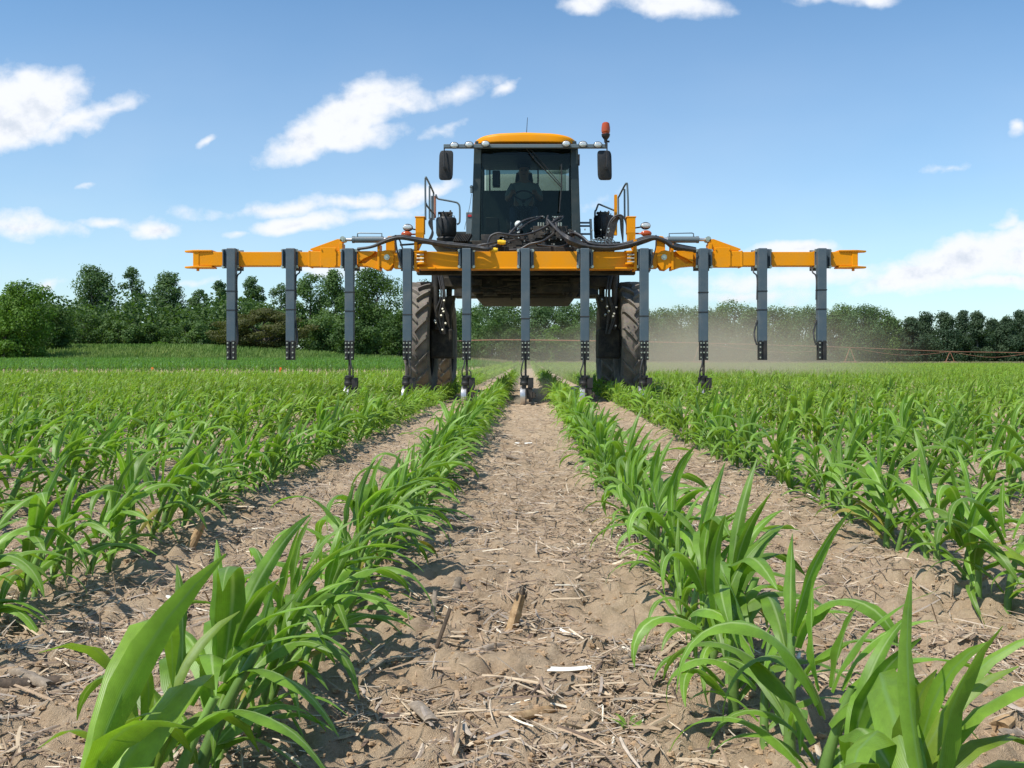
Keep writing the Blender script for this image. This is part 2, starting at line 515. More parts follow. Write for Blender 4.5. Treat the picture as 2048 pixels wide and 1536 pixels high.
def vnoise(x, y, seed=0):
    ix = np.floor(x); iy = np.floor(y); fx = x - ix; fy = y - iy
    ix = ix.astype(np.int64); iy = iy.astype(np.int64)
    u = fx * fx * fx * (fx * (fx * 6 - 15) + 10); v = fy * fy * fy * (fy * (fy * 6 - 15) + 10)
    a = hash2(ix, iy, seed); b = hash2(ix + 1, iy, seed); c = hash2(ix, iy + 1, seed); d = hash2(ix + 1, iy + 1, seed)
    return a + (b - a) * u + (c - a) * v + (a - b - c + d) * u * v - 0.5


def sstep(a, b, x):
    t = np.clip((x - a) / (b - a), 0, 1); return t * t * (3 - 2 * t)


MX = -0.04          # the machine's centre line
ROW = 0.762


def gz_base(x, y):
    x = np.asarray(x, float); y = np.asarray(y, float)
    rise = 1.35 * sstep(2, 26, -x - 0.10 * (y - 50)) * sstep(62, 76, y)
    slope = 0.0105 * np.clip(y - 28, 0, 40) * sstep(1, 7, -x)
    return rise * 0.85 + slope + 0.1 * sstep(46, 90, y) * sstep(30, -10, x)


def gz(x, y):
    x = np.asarray(x, float); y = np.asarray(y, float)
    near = 1 - sstep(18, 40, y)
    # rotate the lattice so that it never lines up with the rows
    xr = 0.83 * x - 0.56 * y; yr = 0.56 * x + 0.83 * y
    z = 0.030 * vnoise(xr * 2.2, yr * 2.2, 1) + 0.022 * vnoise(xr * 6, yr * 6, 2)
    lump = vnoise(xr * 15, yr * 15, 3)
    z = z + 0.045 * np.maximum(np.abs(lump) - 0.08, 0) * (0.6 + 1.2 * (vnoise(xr * 1.7, yr * 1.7, 8) + 0.5)) + 0.021 * vnoise(xr * 34, yr * 34, 4) + 0.013 * vnoise(xr * 75, yr * 75, 5)
    ph = ((x - MX) / ROW) % 1.0            # 0 at strip centre, .5 at the rows
    z = z + 0.014 * np.exp(-((ph - 0.5) / 0.14) ** 2) - 0.01
    return z * near + gz_base(x, y)

# ------------------------------------------------------------------ ground
ys = [0.15]
while ys[-1] < 1600:
    y = ys[-1]
    ys.append(y + (max(0.0065, 0.0068 * y) if y < 13 else 0.03 * y))
ys = np.array(ys)
NX = 620
ss = np.linspace(-1, 1, NX)
GY, GS = np.meshgrid(ys, ss, indexing='ij')
GX = GS * (0.82 * GY + 1.1)
GZ = gz(GX, GY)
GV = np.stack([GX, GY, GZ], -1).reshape(-1, 3)
ii = np.arange(len(ys) - 1)[:, None] * NX + np.arange(NX - 1)[None, :]
GQ = np.stack([ii, ii + 1, ii + NX + 1, ii + NX], -1).reshape(-1, 4)

m = Mat('field_soil')
tcg = m.node('ShaderNodeTexCoord')
n1g = m.noise(1.3, 5, 0.6); n2g = m.noise(14, 8, 0.7); n3g = m.noise(120, 5, 0.7); n4g = m.noise(600, 2, 0.6)
soil = m.ramp(n2g.outputs[0], [(0.28, (0.29, 0.198, 0.120)), (0.5, (0.46, 0.335, 0.218)), (0.72, (0.58, 0.445, 0.305))])
soil = m.mix(m.ramp(n1g.outputs[0], [(0.40, (0, 0, 0)), (0.62, (0.75, 0.75, 0.75))]), soil, (0.56, 0.425, 0.285))
soil = m.mix(0.40, soil, n3g.outputs[0], 'OVERLAY')
soil = m.mix(0.25, soil, n4g.outputs[0], 'OVERLAY')
at = m.node('ShaderNodeAttribute'); at.attribute_name = 'Col'
sepc = m.node('ShaderNodeSeparateColor'); m.l(at.outputs[0], sepc.inputs[0])
grs = m.ramp(m.noise(0.25, 6, 0.7).outputs[0], [(0.35, (0.060, 0.105, 0.020)), (0.65, (0.19, 0.20, 0.06))])
soil = m.mix(sepc.outputs[0], soil, grs)
m.set(Base_Color=soil, Roughness=0.95); m.b.inputs['Specular IOR Level'].default_value = 0.15
bsum = m.node('ShaderNodeMath', operation='ADD'); m.l(n3g.outputs[0], bsum.inputs[0]); m.l(n4g.outputs[0], bsum.inputs[1])
m.bump(bsum.outputs[0], 0.9, 0.008)
M['soil'] = m.m
gcol = np.zeros((len(GV), 3))
gcol[:, 0] = np.clip(sstep(62, 65, GV[:, 1]) * sstep(4, -2, GV[:, 0]) + sstep(112, 120, GV[:, 1]), 0, 1)
ground = npmesh('ground', GV, GQ, M['soil'], col=gcol)
tag(ground, kind='structure')

# ------------------------------------------------------------------ corn plant templates
def rib(z0, az, L, W, e0, bend, seed, segs=12, cross=4, wind=0.35, ripple=1.0, pw=1.25):
    """one arching leaf: returns V, Q, UV"""
    rg = random.Random(seed)
    p = Vector((math.cos(az) * 0.006, math.sin(az) * 0.006, z0))
    pts = []; dirs = []
    ds = L / segs
    wob = rg.uniform(-0.5, 0.5)
    for i in range(segs + 1):
        t = i / segs
        e = e0 - bend * t ** pw
        a = az + wob * t
        d = Vector((math.cos(a) * math.cos(e), math.sin(a) * math.cos(e), math.sin(e)))
        d = (d + Vector((wind * t, -0.08 * wind * t, -0.05 * t))).normalized()
        pts.append(p.copy()); dirs.append(d)
        p = p + d * ds
    V = []; UV = []
    ph = rg.uniform(0, 6.28); tw = rg.uniform(-0.7, 0.7); tw0 = rg.uniform(-0.2, 0.2)
    side0 = Vector((-math.sin(az), math.cos(az), 0))
    for i in range(segs + 1):
        t = i / segs
        d = dirs[i]
        s = (side0 - d * side0.dot(d)).normalized(); nrm = s.cross(d)
        if nrm.z < 0 and i == 0: pass
        ang = tw0 + tw * t * t * 1.4
        s2 = s * math.cos(ang) + nrm * math.sin(ang); n2 = nrm * math.cos(ang) - s * math.sin(ang)
        w = W * min(1.0, 0.42 + 1.6 * t) * (1 - t ** 2.4) ** 0.85
        w = max(w, 0.0012)
        fold = 0.55 * (1 - t) ** 1.2 + 0.16
        for k in range(cross + 1):
            u = k / cross; x = (u - 0.5) * 2
            up = abs(x) ** 1.3 * fold * w * 0.5
            rp = ripple * W * 0.17 * abs(x) ** 2 * math.sin(t * 17 + ph + (1.3 if x > 0 else 0)) * min(1, 4 * t) * (1 - t)
            V.append(pts[i] + s2 * (x * w * 0.5 * (1 - 0.12 * fold)) - n2 * (-(up) ) + n2 * rp)
            UV.append((u, t))
    c1 = cross + 1
    Q = [(i * c1 + k, i * c1 + k + 1, (i + 1) * c1 + k + 1, (i + 1) * c1 + k) for i in range(segs) for k in range(cross)]
    return np.array([tuple(v) for v in V]), np.array(Q), np.array(UV)


def stalk_geo(h, r, seed, lean=(0.03, 0), n=8):
    V = []; Q = []; UV = []
    rings = 5
    for i in range(rings):
        t = i / (rings - 1)
        rr = r * (1.25 - 0.55 * t) * (1.12 if i % 2 == 0 else 1.0)
        for k in range(n):
            a = 2 * math.pi * k / n
            V.append((lean[0] * t * t + rr * math.cos(a), lean[1] * t * t + rr * math.sin(a), -0.02 + (h + 0.02) * t)); UV.append((0.3, t))
    for i in range(rings - 1):
        for k in range(n):
            Q.append((i * n + k, i * n + (k + 1) % n, (i + 1) * n + (k + 1) % n, (i + 1) * n + k))
    return np.array(V), np.array(Q), np.array(UV)


def leaf_specs(seed):
    """the leaves of one plant, bottom to top: z0, az, L, W, e0, bend, wind"""
    rg = random.Random(seed)
    n = rg.choice([7, 8, 8, 9])
    H = rg.uniform(0.135, 0.175)
    az0 = rg.uniform(-0.9, 0.9) + (math.pi / 2 if rg.random() < 0.45 else 0)
    out = []
    for i in range(n):
        t = i / (n - 1)
        az = az0 + i * math.pi + rg.uniform(-0.5, 0.5)
        if i >= n - 2:                                    # whorl: upright young leaves
            L = rg.uniform(0.12, 0.19); W = rg.uniform(0.018, 0.026); e0 = R(rg.uniform(70, 86)); bend = R(rg.uniform(10, 65)); z = H * 0.95
        elif i >= n - 5:                                  # the big ones
            L = rg.uniform(0.19, 0.27); W = rg.uniform(0.030, 0.041); e0 = R(rg.uniform(48, 74)); bend = R(rg.uniform(85, 165)); z = H * (0.56 + 0.15 * (i - n + 5))
        else:
            L = rg.uniform(0.14, 0.24); W = rg.uniform(0.017, 0.028); e0 = R(rg.uniform(38, 60)); bend = R(rg.uniform(75, 130)); z = H * (0.16 + 0.45 * t)
        out.append((z, az, L, W, e0, bend, rg.uniform(0.35, 0.95) * (0.5 + 0.5 * t)))
    return H, out


def cat(parts):
    Vs, Qs, Us, b = [], [], [], 0
    for V, Q, U in parts:
        Vs.append(V); Qs.append(Q + b); Us.append(U); b += len(V)
    return np.concatenate(Vs), np.concatenate(Qs), np.concatenate(Us)


def scatter(templates, pos, rot, scl, which, name, mat, tint=None, kind='stuff', label=None, tilt=None):
    """many copies of a few templates joined into one mesh"""
    Vs, Qs, Us, Cs, b = [], [], [], [], 0
    for ti, (V, Q, U) in enumerate(templates):
        idx = np.where(which == ti)[0]
        if not len(idx): continue
        c, s_ = np.cos(rot[idx])[:, None], np.sin(rot[idx])[:, None]
        S = scl[idx][:, None]
        x = V[None, :, 0]; y = V[None, :, 1]; z = V[None, :, 2]
        X = (c * x - s_ * y) * S; Y = (s_ * x + c * y) * S; Z = z * S
        if tilt is not None:
            tx = tilt[idx, 0][:, None]; ty = tilt[idx, 1][:, None]
            X, Z = X + tx * Z, Z - tx * X
            Y, Z = Y + ty * Z, Z - ty * Y
        W = np.stack([X + pos[idx, 0][:, None], Y + pos[idx, 1][:, None], Z + pos[idx, 2][:, None]], -1)
        n = len(V)
        Vs.append(W.reshape(-1, 3))
        Qs.append((Q[None] + (np.arange(len(idx)) * n)[:, None, None] + b).reshape(-1, Q.shape[1]))
        Us.append(np.tile(U, (len(idx), 1)))
        if tint is not None: Cs.append(np.repeat(tint[idx], n, axis=0))
        b += len(idx) * n
    o = npmesh(name, np.concatenate(Vs), np.concatenate(Qs), mat, uv=np.concatenate(Us), col=np.concatenate(Cs) if Cs else None)
    return tag(o, label, kind=kind)


NV = 16
TMPL = []      # (specs) shared by both levels of detail
for i in range(NV):
    TMPL.append(leaf_specs(100 + i))


def plant_geo(i, segs, cross, skip=0):
    H, sp = TMPL[i]
    parts = [stalk_geo(H, 0.0065, i, n=5 if segs < 10 else 8)]
    for k, (z, az, L, W, e0, bend, wd) in enumerate(sp):
        if k < skip: continue
        parts.append(rib(z, az, L, W, e0, bend, 1000 * i + k, segs, cross, wd))
    return cat(parts)


MIDT = [plant_geo(i, 6, 2) for i in range(NV)]
def widen(t, f):
    return t
LOWT = [plant_geo(i, 3, 1, skip=2) for i in range(NV)]

# ------------------------------------------------------------------ where the corn stands
rgn = np.random.default_rng(7)
rows = []
for k in range(-75, 76):
    xr = MX + (k + 0.5) * ROW
    y = 0.55 + rgn.uniform(0, 0.15)
    ymax = 31.0 if xr < -2.6 else 108.0
    yl = []
    while y < ymax:
        yl.append(y)
        far = y > 26
        y += ((0.084 if k < 0 else 0.092) + rgn.uniform(-0.03, 0.03)) * (1 if y < 26 else (1.5 if y < 45 else 3.2))
    yl = np.array(yl)
    xs = xr + rgn.normal(0, 0.014, len(yl))
    keep = np.abs(xs) < 0.60 * yl + 1.6
    if k >= 1: keep &= rgn.random(len(yl)) > 0.06
    rows.append(np.stack([xs[keep], yl[keep], np.full(keep.sum(), k)], -1))
PL = np.concatenate(rows)
# none where a wheel or a working disc stands
wheel_y0, wheel_y1 = 13.0, 15.1
PZ = gz(PL[:, 0], PL[:, 1])
inview = (PL[:, 0] / PL[:, 1] * F + VX > -60) & (PL[:, 0] / PL[:, 1] * F + VX < 2108) & (PL[:, 1] > 1.02)
order = np.where(inview)[0][np.argsort(PL[inview][:, 1])]
NEAR_PARTS, NEAR_ALL = 112, 292
ind = order[:NEAR_ALL]
rest = np.setdiff1d(np.arange(len(PL)), ind)

ORD = ('first second third fourth fifth sixth seventh eighth ninth tenth eleventh twelfth thirteenth fourteenth fifteenth sixteenth seventeenth '
       'eighteenth nineteenth').split()
TENS = {2: 'twenty', 3: 'thirty', 4: 'forty', 5: 'fifty', 6: 'sixty', 7: 'seventy', 8: 'eighty'}
def ordinal(n):
    if n < 20: return ORD[n - 1]
    t, u = divmod(n, 10)
    return {2: 'twentieth', 3: 'thirtieth', 4: 'fortieth', 5: 'fiftieth', 6: 'sixtieth', 7: 'seventieth', 8: 'eightieth'}[t] if u == 0 else TENS[t] + '-' + ORD[u - 1]


def rowname(k):
    k = int(k)
    side, n = ('left', -k) if k < 0 else ('right', k + 1)
    return '%s row %s of the bare middle strip' % (ordinal(n), side)


# high detail meshes, shared by the nearest plants
HI = []
for i in range(NV):
    H, sp = TMPL[i]
    st = stalk_geo(H, 0.0068, i, n=10)
    lv = [rib(z, az, L, W, e0, bend, 1000 * i + k, 14, 4, wd) for k, (z, az, L, W, e0, bend, wd) in enumerate(sp)]
    HI.append((st, lv))
proto_parts = {}
proto_whole = {}


def meshonly(name, V, Q, U, mat):
    o = npmesh(name, V, Q, mat, uv=U)
    me = o.data; bpy.data.objects.remove(o); ORG.clear() if False else None
    return me


cnt = {}
rp = random.Random(5)
vseq = rgn.integers(0, NV, len(PL)); rseq = rgn.uniform(-0.55, 0.55, len(PL)) + (rgn.random(len(PL)) < 0.12) * rgn.uniform(-2, 2, len(PL))
flip = rgn.random(len(PL)) < 0.5
sseq = np.clip(rgn.normal(0.97, 0.14, len(PL)), 0.55, 1.25)
sseq = sseq * np.where(PL[:, 2] >= 0, 1.03, 1.0)
sseq = sseq * (1 - np.where((PL[:, 2] == -1) | (PL[:, 2] == 0), 0.04, 0.20) * sstep(5, 12, PL[:, 1]))
sseq = sseq * (1 + 0.22 * vnoise(PL[:, 0] * 0.9, PL[:, 1] * 0.9, 71)) * (1 - np.where((PL[:, 2] == -1) | (PL[:, 2] == 0), 0.10, -0.10) * sstep(5.5, 1.8, PL[:, 1])) * 1.05
tseq = rgn.normal(0, 0.09, (len(PL), 2)) + np.where(PL[:, 2] < 0, 0.16, 0.04)[:, None] * np.array([1.0, 0.0])
# rows read from the left come out a little differently from those on the right, as the wind combs them
for n_, j in enumerate(ind):
    x, y, k = PL[j]; z = float(PZ[j]) - 0.004
    v = int(vseq[j]); c_ = cnt[k] = cnt.get(k, 0) + 1
    s_ = float(sseq[j])
    size = 'tall' if s_ > 1.10 else ('small' if s_ < 0.86 else 'young')
    label = '%s corn plant, %s from camera in %s' % (size, ordinal(c_), rowname(k))
    if n_ < NEAR_PARTS:
        if v not in proto_parts:
            st, lv = HI[v]
            root = empty('corn_plant', (0, 0, 0))
            a = npmesh('stalk', *st[:2], M['stalk'], uv=st[2], parent=root)
            for q, l in enumerate(lv):
                npmesh('leaf', l[0], l[1], M['yellow_leaf'] if (q == 0 and v % 5 == 0) else M['corn'], uv=l[2], parent=root)
            proto_parts[v] = root
        else:
            src = proto_parts[v]
            root = src.copy(); sc.collection.objects.link(root)
            for ch in src.children:
                c = ch.copy(); sc.collection.objects.link(c); c.parent = root
    else:
        if v not in proto_whole:
            g = plant_geo(v, 9, 2)
            root = npmesh('corn_plant', g[0], g[1], M['corn'], uv=g[2])
            proto_whole[v] = root
        else:
            root = proto_whole[v].copy(); sc.collection.objects.link(root)
    root.location = (x, y, z)
    root.rotation_euler = (float(tseq[j, 1]) * -1, float(tseq[j, 0]), float(rseq[j]))
    root.scale = (s_, s_ , s_)
    tag(root, label, 'corn plant', 'young corn plants standing in rows')

far = PL[rest][:, 1] > 17
for mask, T, nm in ((~far, MIDT, 'corn_rows'),):
    pass
allpos = np.stack([PL[:, 0], PL[:, 1], PZ - 0.004], -1)
tintv = rgn.uniform(0.80, 1.22, (len(PL), 1)) * np.array([1.0, 1.0, 1.0]) + rgn.uniform(-0.06, 0.10, (len(PL), 1)) * np.array([1.0, 0, 0])
# the mid and the far plants become one mesh: templates 0..NV-1 detailed, NV.. coarse
wsel = np.where(PL[:, 1] > 17, vseq + NV, vseq)
sf = sseq * np.where(PL[:, 1] > 26, np.where(PL[:, 1] > 45, 1.25, 1.1), 1.0)
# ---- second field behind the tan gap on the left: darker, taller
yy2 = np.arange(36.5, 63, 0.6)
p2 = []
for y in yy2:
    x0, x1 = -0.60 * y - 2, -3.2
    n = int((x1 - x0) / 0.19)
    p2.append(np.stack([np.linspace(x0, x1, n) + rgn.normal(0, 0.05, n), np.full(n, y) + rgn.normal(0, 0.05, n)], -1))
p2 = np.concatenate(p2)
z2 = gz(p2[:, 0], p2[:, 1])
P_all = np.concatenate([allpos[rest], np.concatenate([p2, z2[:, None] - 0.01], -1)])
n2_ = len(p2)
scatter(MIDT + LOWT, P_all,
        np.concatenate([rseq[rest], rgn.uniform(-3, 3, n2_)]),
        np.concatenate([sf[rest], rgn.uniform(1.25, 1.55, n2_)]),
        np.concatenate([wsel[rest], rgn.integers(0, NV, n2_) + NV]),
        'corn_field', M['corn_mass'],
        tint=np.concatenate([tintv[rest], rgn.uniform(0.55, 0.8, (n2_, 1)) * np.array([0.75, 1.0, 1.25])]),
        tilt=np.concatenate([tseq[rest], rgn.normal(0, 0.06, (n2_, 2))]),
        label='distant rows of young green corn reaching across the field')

# ------------------------------------------------------------------ residue on the soil (nobody could count it)
def strip_geo(seed, segs=3):
    rg = random.Random(seed)
    V = []; Q = []; UV = []
    L = 1.0; w = 0.5; th = 0.16
    b1 = rg.uniform(-0.12, 0.12); b2 = rg.uniform(-0.05, 0.10)
    for i in range(segs + 1):
        t = i / segs; x = (t - 0.5) * L
        ww = w * (1 - 0.35 * abs(2 * t - 1) ** 2) * rg.uniform(0.85, 1.1); cy = b1 * math.sin(math.pi * t) * 3; cz = b2 * math.sin(math.pi * t)
        for (yy_, zz_) in ((-ww / 2, 0), (0, th), (ww / 2, 0), (0, -0.03)):
            V.append((x, cy + yy_, cz + zz_)); UV.append((0, t))
    for i in range(segs):
        for k in range(4): Q.append((i * 4 + k, i * 4 + (k + 1) % 4, (i + 1) * 4 + (k + 1) % 4, (i + 1) * 4 + k))
    Q.append((0, 3, 2, 1)); e = segs * 4; Q.append((e, e + 1, e + 2, e + 3))
    return np.array(V), np.array(Q), np.array(UV)


def residue(name, N, ymin, ymax, lmin, lmax, wmin, wmax, seed, clump, label, up=0.12, xh=None, flat=1.0):
    rg = np.random.default_rng(seed)
    y = ymin * (ymax / ymin) ** rg.random(N * 3) if xh is None else rg.uniform(ymin, ymax, N * 3)
    half = 0.60 * y + 0.25
    x = rg.uniform(-1, 1, N * 3) * half
    cl = vnoise(x * 4.5, y * 4.5, 31) + 0.6 * vnoise(x * 13, y * 13, 32)
    ph = np.abs(((x - MX) / ROW + 0.5) % 1.0 - 0.5)
    k = np.where(cl + rg.normal(0, 0.18, N * 3) > clump - 0.7 * sstep(2.5, 6, y))[0][:N]
    x, y = x[k], y[k]; n = len(x)
    L = np.exp(rg.uniform(math.log(lmin), math.log(lmax), n)); W = rg.uniform(wmin, wmax, n) * (0.6 + 0.4 * L / lmax)
    T = [strip_geo(s) for s in range(12)]
    Vs, Qs, Cs, b = [], [], [], 0
    pal = np.array([(0.44, 0.34, 0.23), (0.55, 0.44, 0.32), (0.33, 0.235, 0.15), (0.24, 0.17, 0.115), (0.44, 0.36, 0.28), (0.74, 0.66, 0.52), (0.15, 0.10, 0.07), (0.40, 0.28, 0.18), (0.33, 0.27, 0.22)])
    which = rg.integers(0, 12, n); yaw = rg.uniform(0, math.pi, n); pit = rg.normal(0, up, n); rol = rg.uniform(-0.5, 0.5, n)
    pc = pal[rg.choice(len(pal), n, p=[.20, .07, .20, .14, .11, .02, .07, .11, .08])] * rg.uniform(0.8, 1.15, (n, 1))
    z = gz(x, y) + 0.004 + np.abs(np.sin(pit)) * L * 0.42
    for ti, (V, Q, U) in enumerate(T):
        j = np.where(which == ti)[0]
        vx = V[None, :, 0] * L[j, None]; vy = V[None, :, 1] * W[j, None] * 1.0; vz = V[None, :, 2] * W[j, None] * flat
        vy = vy + 0
        # roll, pitch, yaw
        cr, sr = np.cos(rol[j])[:, None], np.sin(rol[j])[:, None]
        vy, vz = vy * cr - vz * sr, vy * sr + vz * cr
        cp, sp_ = np.cos(pit[j])[:, None], np.sin(pit[j])[:, None]
        vx, vz = vx * cp - vz * sp_, vx * sp_ + vz * cp
        cy, sy = np.cos(yaw[j])[:, None], np.sin(yaw[j])[:, None]
        X = vx * cy - vy * sy + x[j, None]; Y = vx * sy + vy * cy + y[j, None]; Z = vz + z[j, None]
        Vs.append(np.stack([X, Y, Z], -1).reshape(-1, 3))
        Qs.append((Q[None] + (np.arange(len(j)) * len(V))[:, None, None] + b).reshape(-1, 4)); b += len(j) * len(V)
        Cs.append(np.repeat(pc[j], len(V), axis=0))
    o = npmesh(name, np.concatenate(Vs), np.concatenate(Qs), M['residue'], col=np.concatenate(Cs), smooth=False)
    tag(o, label, kind='stuff')


residue('straw_litter', 56000, 0.9, 15.0, 0.010, 0.06, 0.002, 0.008, 11, -0.06, 'chopped straw and dry leaf scraps scattered on the soil')
residue('stalk_litter', 7500, 0.9, 15.0, 0.035, 0.13, 0.006, 0.019, 12, 0.03, 'larger broken stalk pieces lying on the soil', up=0.09)
residue('mulch_litter', 42000, 2.6, 15.0, 0.022, 0.085, 0.004, 0.013, 16, -0.30, 'mat of chopped grey and tan stalks covering the soil farther up the rows', up=0.16)
residue('husk_litter', 9000, 0.9, 15.0, 0.018, 0.055, 0.010, 0.022, 15, -0.02, 'flat scraps of dry husk and leaf on the soil', up=0.22, flat=0.22)
residue('root_litter', 2600, 0.9, 9.0, 0.03, 0.075, 0.004, 0.010, 13, 0.08, 'short dry roots sticking out of the soil', up=0.7)

# soil clods
rg = np.random.default_rng(21)
ico = MB().ball((0, 0, 0), 1.0, 8)
CV = np.array([tuple(p) for p in ico.v]); CQ = np.array(ico.f)
Tc = []
for s in range(6):
    nn_ = vnoise(CV[:, 0] * 1.7 + s * 9, CV[:, 1] * 1.7 + CV[:, 2] * 2.3, 40 + s)
    Tc.append((CV * (1 + 0.9 * nn_[:, None] + 0.5 * vnoise(CV[:, 0] * 4 + s, CV[:, 1] * 4 + CV[:, 2] * 5, 50 + s)[:, None]) * np.array([1, 0.8, 0.62]), CQ, np.zeros((len(CV), 2))))
N = 22000
y = 0.9 * (13 / 0.9) ** rg.random(N); x = rg.uniform(-1, 1, N) * (0.6 * y + 0.2)
r_ = np.exp(rg.normal(math.log(0.0030), 0.5, N)).clip(0.0013, 0.009)
scatter(Tc, np.stack([x, y, gz(x, y) + r_ * 0.15], -1), rg.uniform(0, 6.28, N), r_, rg.integers(0, 6, N), 'soil_clods', M['clod'],
        label='small clods of dry soil lying on the ground').data.polygons.foreach_set('use_smooth', np.zeros(22000 * len(CQ), bool))

# ------------------------------------------------------------------ pieces one could pick up
def on_ground(px, py):
    Y = F * CAMH / (py - VY); X = wx(px, Y)
    z = float(gz(np.array([X]), np.array([Y]))[0])
    for _ in range(4):
        Y = F * (CAMH - z) / (py - VY); X = wx(px, Y); z = float(gz(np.array([X]), np.array([Y]))[0])
    return Vector((X, Y, z))


def stalk_piece(p0, p1, r, mat, label, seed, flat=1.0, knot=True, group=None, cat_='stalk piece', name='stalk_piece', nodes=3):
    """a broken dry stalk from p0 to p1 with nodes, splits and a ragged end"""
    rg = random.Random(seed)
    a, b = Vector(p0), Vector(p1); m = 14; n = 12
    d = (b - a); L = d.length; d.normalize()
    up = Vector((0, 0, 1)) if abs(d.z) < 0.8 else Vector((0, -1, 0))
    s = d.cross(up).normalized(); u = s.cross(d)
    vs = []
    bow = rg.uniform(-0.05, 0.05) * L
    for i in range(m + 1):
        t = i / m
        kn = 1 + (0.22 * math.exp(-((t * nodes) % 1 - 0.5) ** 2 / 0.004) if knot else 0)
        rr = r * kn * (1 - 0.18 * t)
        c = a + d * L * t + u * bow * math.sin(math.pi * t)
        for k in range(n):
            an = 2 * math.pi * k / n
            w = 1 + 0.10 * math.sin(an * 3 + seed) + rg.uniform(-0.04, 0.04)
            endj = rg.uniform(-0.03, 0.05) * L if i in (0, m) else 0
            vs.append(c + s * math.cos(an) * rr * w + u * math.sin(an) * rr * w * flat + d * endj)
    mb = MB()
    fs = [(i * n + k, i * n + (k + 1) % n, (i + 1) * n + (k + 1) % n, (i + 1) * n + k) for i in range(m) for k in range(n)]
    mb.add(vs, fs, True)
    ca = len(mb.v); mb.v += [a + d * L * 0.03, b - d * L * 0.03]
    for k in range(n):
        mb.f.append((ca, (k + 1) % n, k)); mb.f.append((ca + 1, m * n + k, m * n + (k + 1) % n)); mb.sm += [False, False]
    o = mb.build(name, mat)
    return tag(o, label, cat_, group)


g = on_ground
def lying(px0, py0, px1, py1, r, mat, label, seed, flat=0.8, lift0=0.0, lift1=0.0, **kw):
    a, b = g(px0, py0), g(px1, py1)
    a.z += r * 0.6 + lift0; b.z += r * 0.6 + lift1
    return stalk_piece(a, b, r, mat, label, seed, flat, **kw)


# the leaning stub in the middle of the strip, with its frayed top
a = g(1021, 1262); b = a + Vector((0.022, 0.015, 0.066)); a.z -= 0.01
st = stalk_piece(a, b, 0.0125, M['stubtan'], 'short brown corn stub leaning up in the middle of the bare strip', 3, name='corn_stub', cat_='stub', nodes=1)
fr = MB()
rg_ = random.Random(2)
for k in range(9):
    q = b + Vector((rg_.uniform(-.010, .010), rg_.uniform(-.01, .01), -0.006))
    fr.tube([q, q + Vector((rg_.uniform(-.006, .012), rg_.uniform(-.006, .006), rg_.uniform(.010, .026)))], 0.0035, 5, 0.0008)
fr.build('frayed_top', M['stubdark'], st)
a = g(372, 1108); b = a + Vector((0.042, 0.02, 0.082)); a.z -= 0.01
stalk_piece(a, b, 0.014, M['stubtan'], 'thick tan corn stub leaning right beside the second row left', 4, name='corn_stub', cat_='stub', nodes=2)
a = g(864, 1282); b = a + Vector((0.034, 0.02, 0.085)); a.z -= 0.01
stalk_piece(a, b, 0.0045, M['stubdark'], 'thin dark stick standing slanted left of the leaning brown stub', 5, knot=False, name='corn_stub', cat_='stick')
a = g(865, 1228); b = a + Vector((0.004, 0.02, 0.055)); a.z -= 0.01
stalk_piece(a, b, 0.006, M['stubgrey'], 'pale narrow split stub standing left of the thin dark stick', 6, name='corn_stub', cat_='stub', nodes=1)
a = g(908, 1190); b = a + Vector((0.010, 0.015, 0.035)); a.z -= 0.008
stalk_piece(a, b, 0.010, M['stubgrey'], 'weathered grey stub with splayed foot beside the left corn row', 7, name='corn_stub', cat_='stub', nodes=1)
lying(1100, 1346, 1182, 1340, 0.0085, M['pith'], 'bright white split stalk lying in the bare strip', 8, flat=0.45, knot=False)
lying(1028, 1444, 1140, 1416, 0.0085, M['stubtan'], 'long brown stalk lying at the front of the bare strip', 9)
lying(830, 1412, 862, 1462, 0.0130, M['stubgrey'], 'flat grey husk slab lying at the foot of the left corn row', 10, flat=0.30, knot=False)
lying(826, 1050, 944, 1038, 0.011, M['stubgrey'], 'long grey stalk lying out from the left corn row', 12)
lying(1010, 935, 1100, 930, 0.012, M['stubgrey'], 'grey stalk lying across the bare strip farther up', 13)
lying(1030, 888, 1062, 886, 0.016, M['pith'], 'small white husk piece lying far up the bare strip', 14, flat=0.4, knot=False)
lying(1235, 1335, 1300, 1300, 0.006, M['stubgrey'], 'thin grey stalk lying right of the bright white stalk', 15)
lying(0, 1372, 120, 1368, 0.012, M['stubdark'], 'dark rotten stalk lying in the left front corner heap', 16)
lying(20, 1345, 100, 1380, 0.012, M['stubgrey'], 'grey stalk lying crosswise in the left front corner heap', 17)
lying(30, 1392, 140, 1384, 0.009, M['stubgrey'], 'thin brown stalk at the front of the left corner heap', 18)
lying(2000, 1462, 2060, 1425, 0.013, M['stubtan'], 'thick tan stalk lying at the right front edge', 19)
lying(2005, 1492, 2060, 1470, 0.009, M['stubgrey'], 'slim grey stalk lying nearest the right front edge', 20)
lying(700, 1160, 740, 1150, 0.008, M['pith'], 'short white chip lying under the left corn row', 21, flat=0.5, knot=False)
lying(335, 1206, 362, 1228, 0.006, M['pith'], 'pale sliver lying on the soil left of the first row', 22, flat=0.5, knot=False)
lying(965, 1305, 1008, 1290, 0.0085, M['stubgrey'], 'short round grey stalk piece just below the leaning brown stub', 23)
lying(1690, 1105, 1745, 1085, 0.010, M['stubgrey'], 'grey stalk lying between the two right corn rows', 24)
lying(455, 1190, 490, 1172, 0.011, M['stubtan'], 'short reddish brown stalk lying left of the first row', 25)
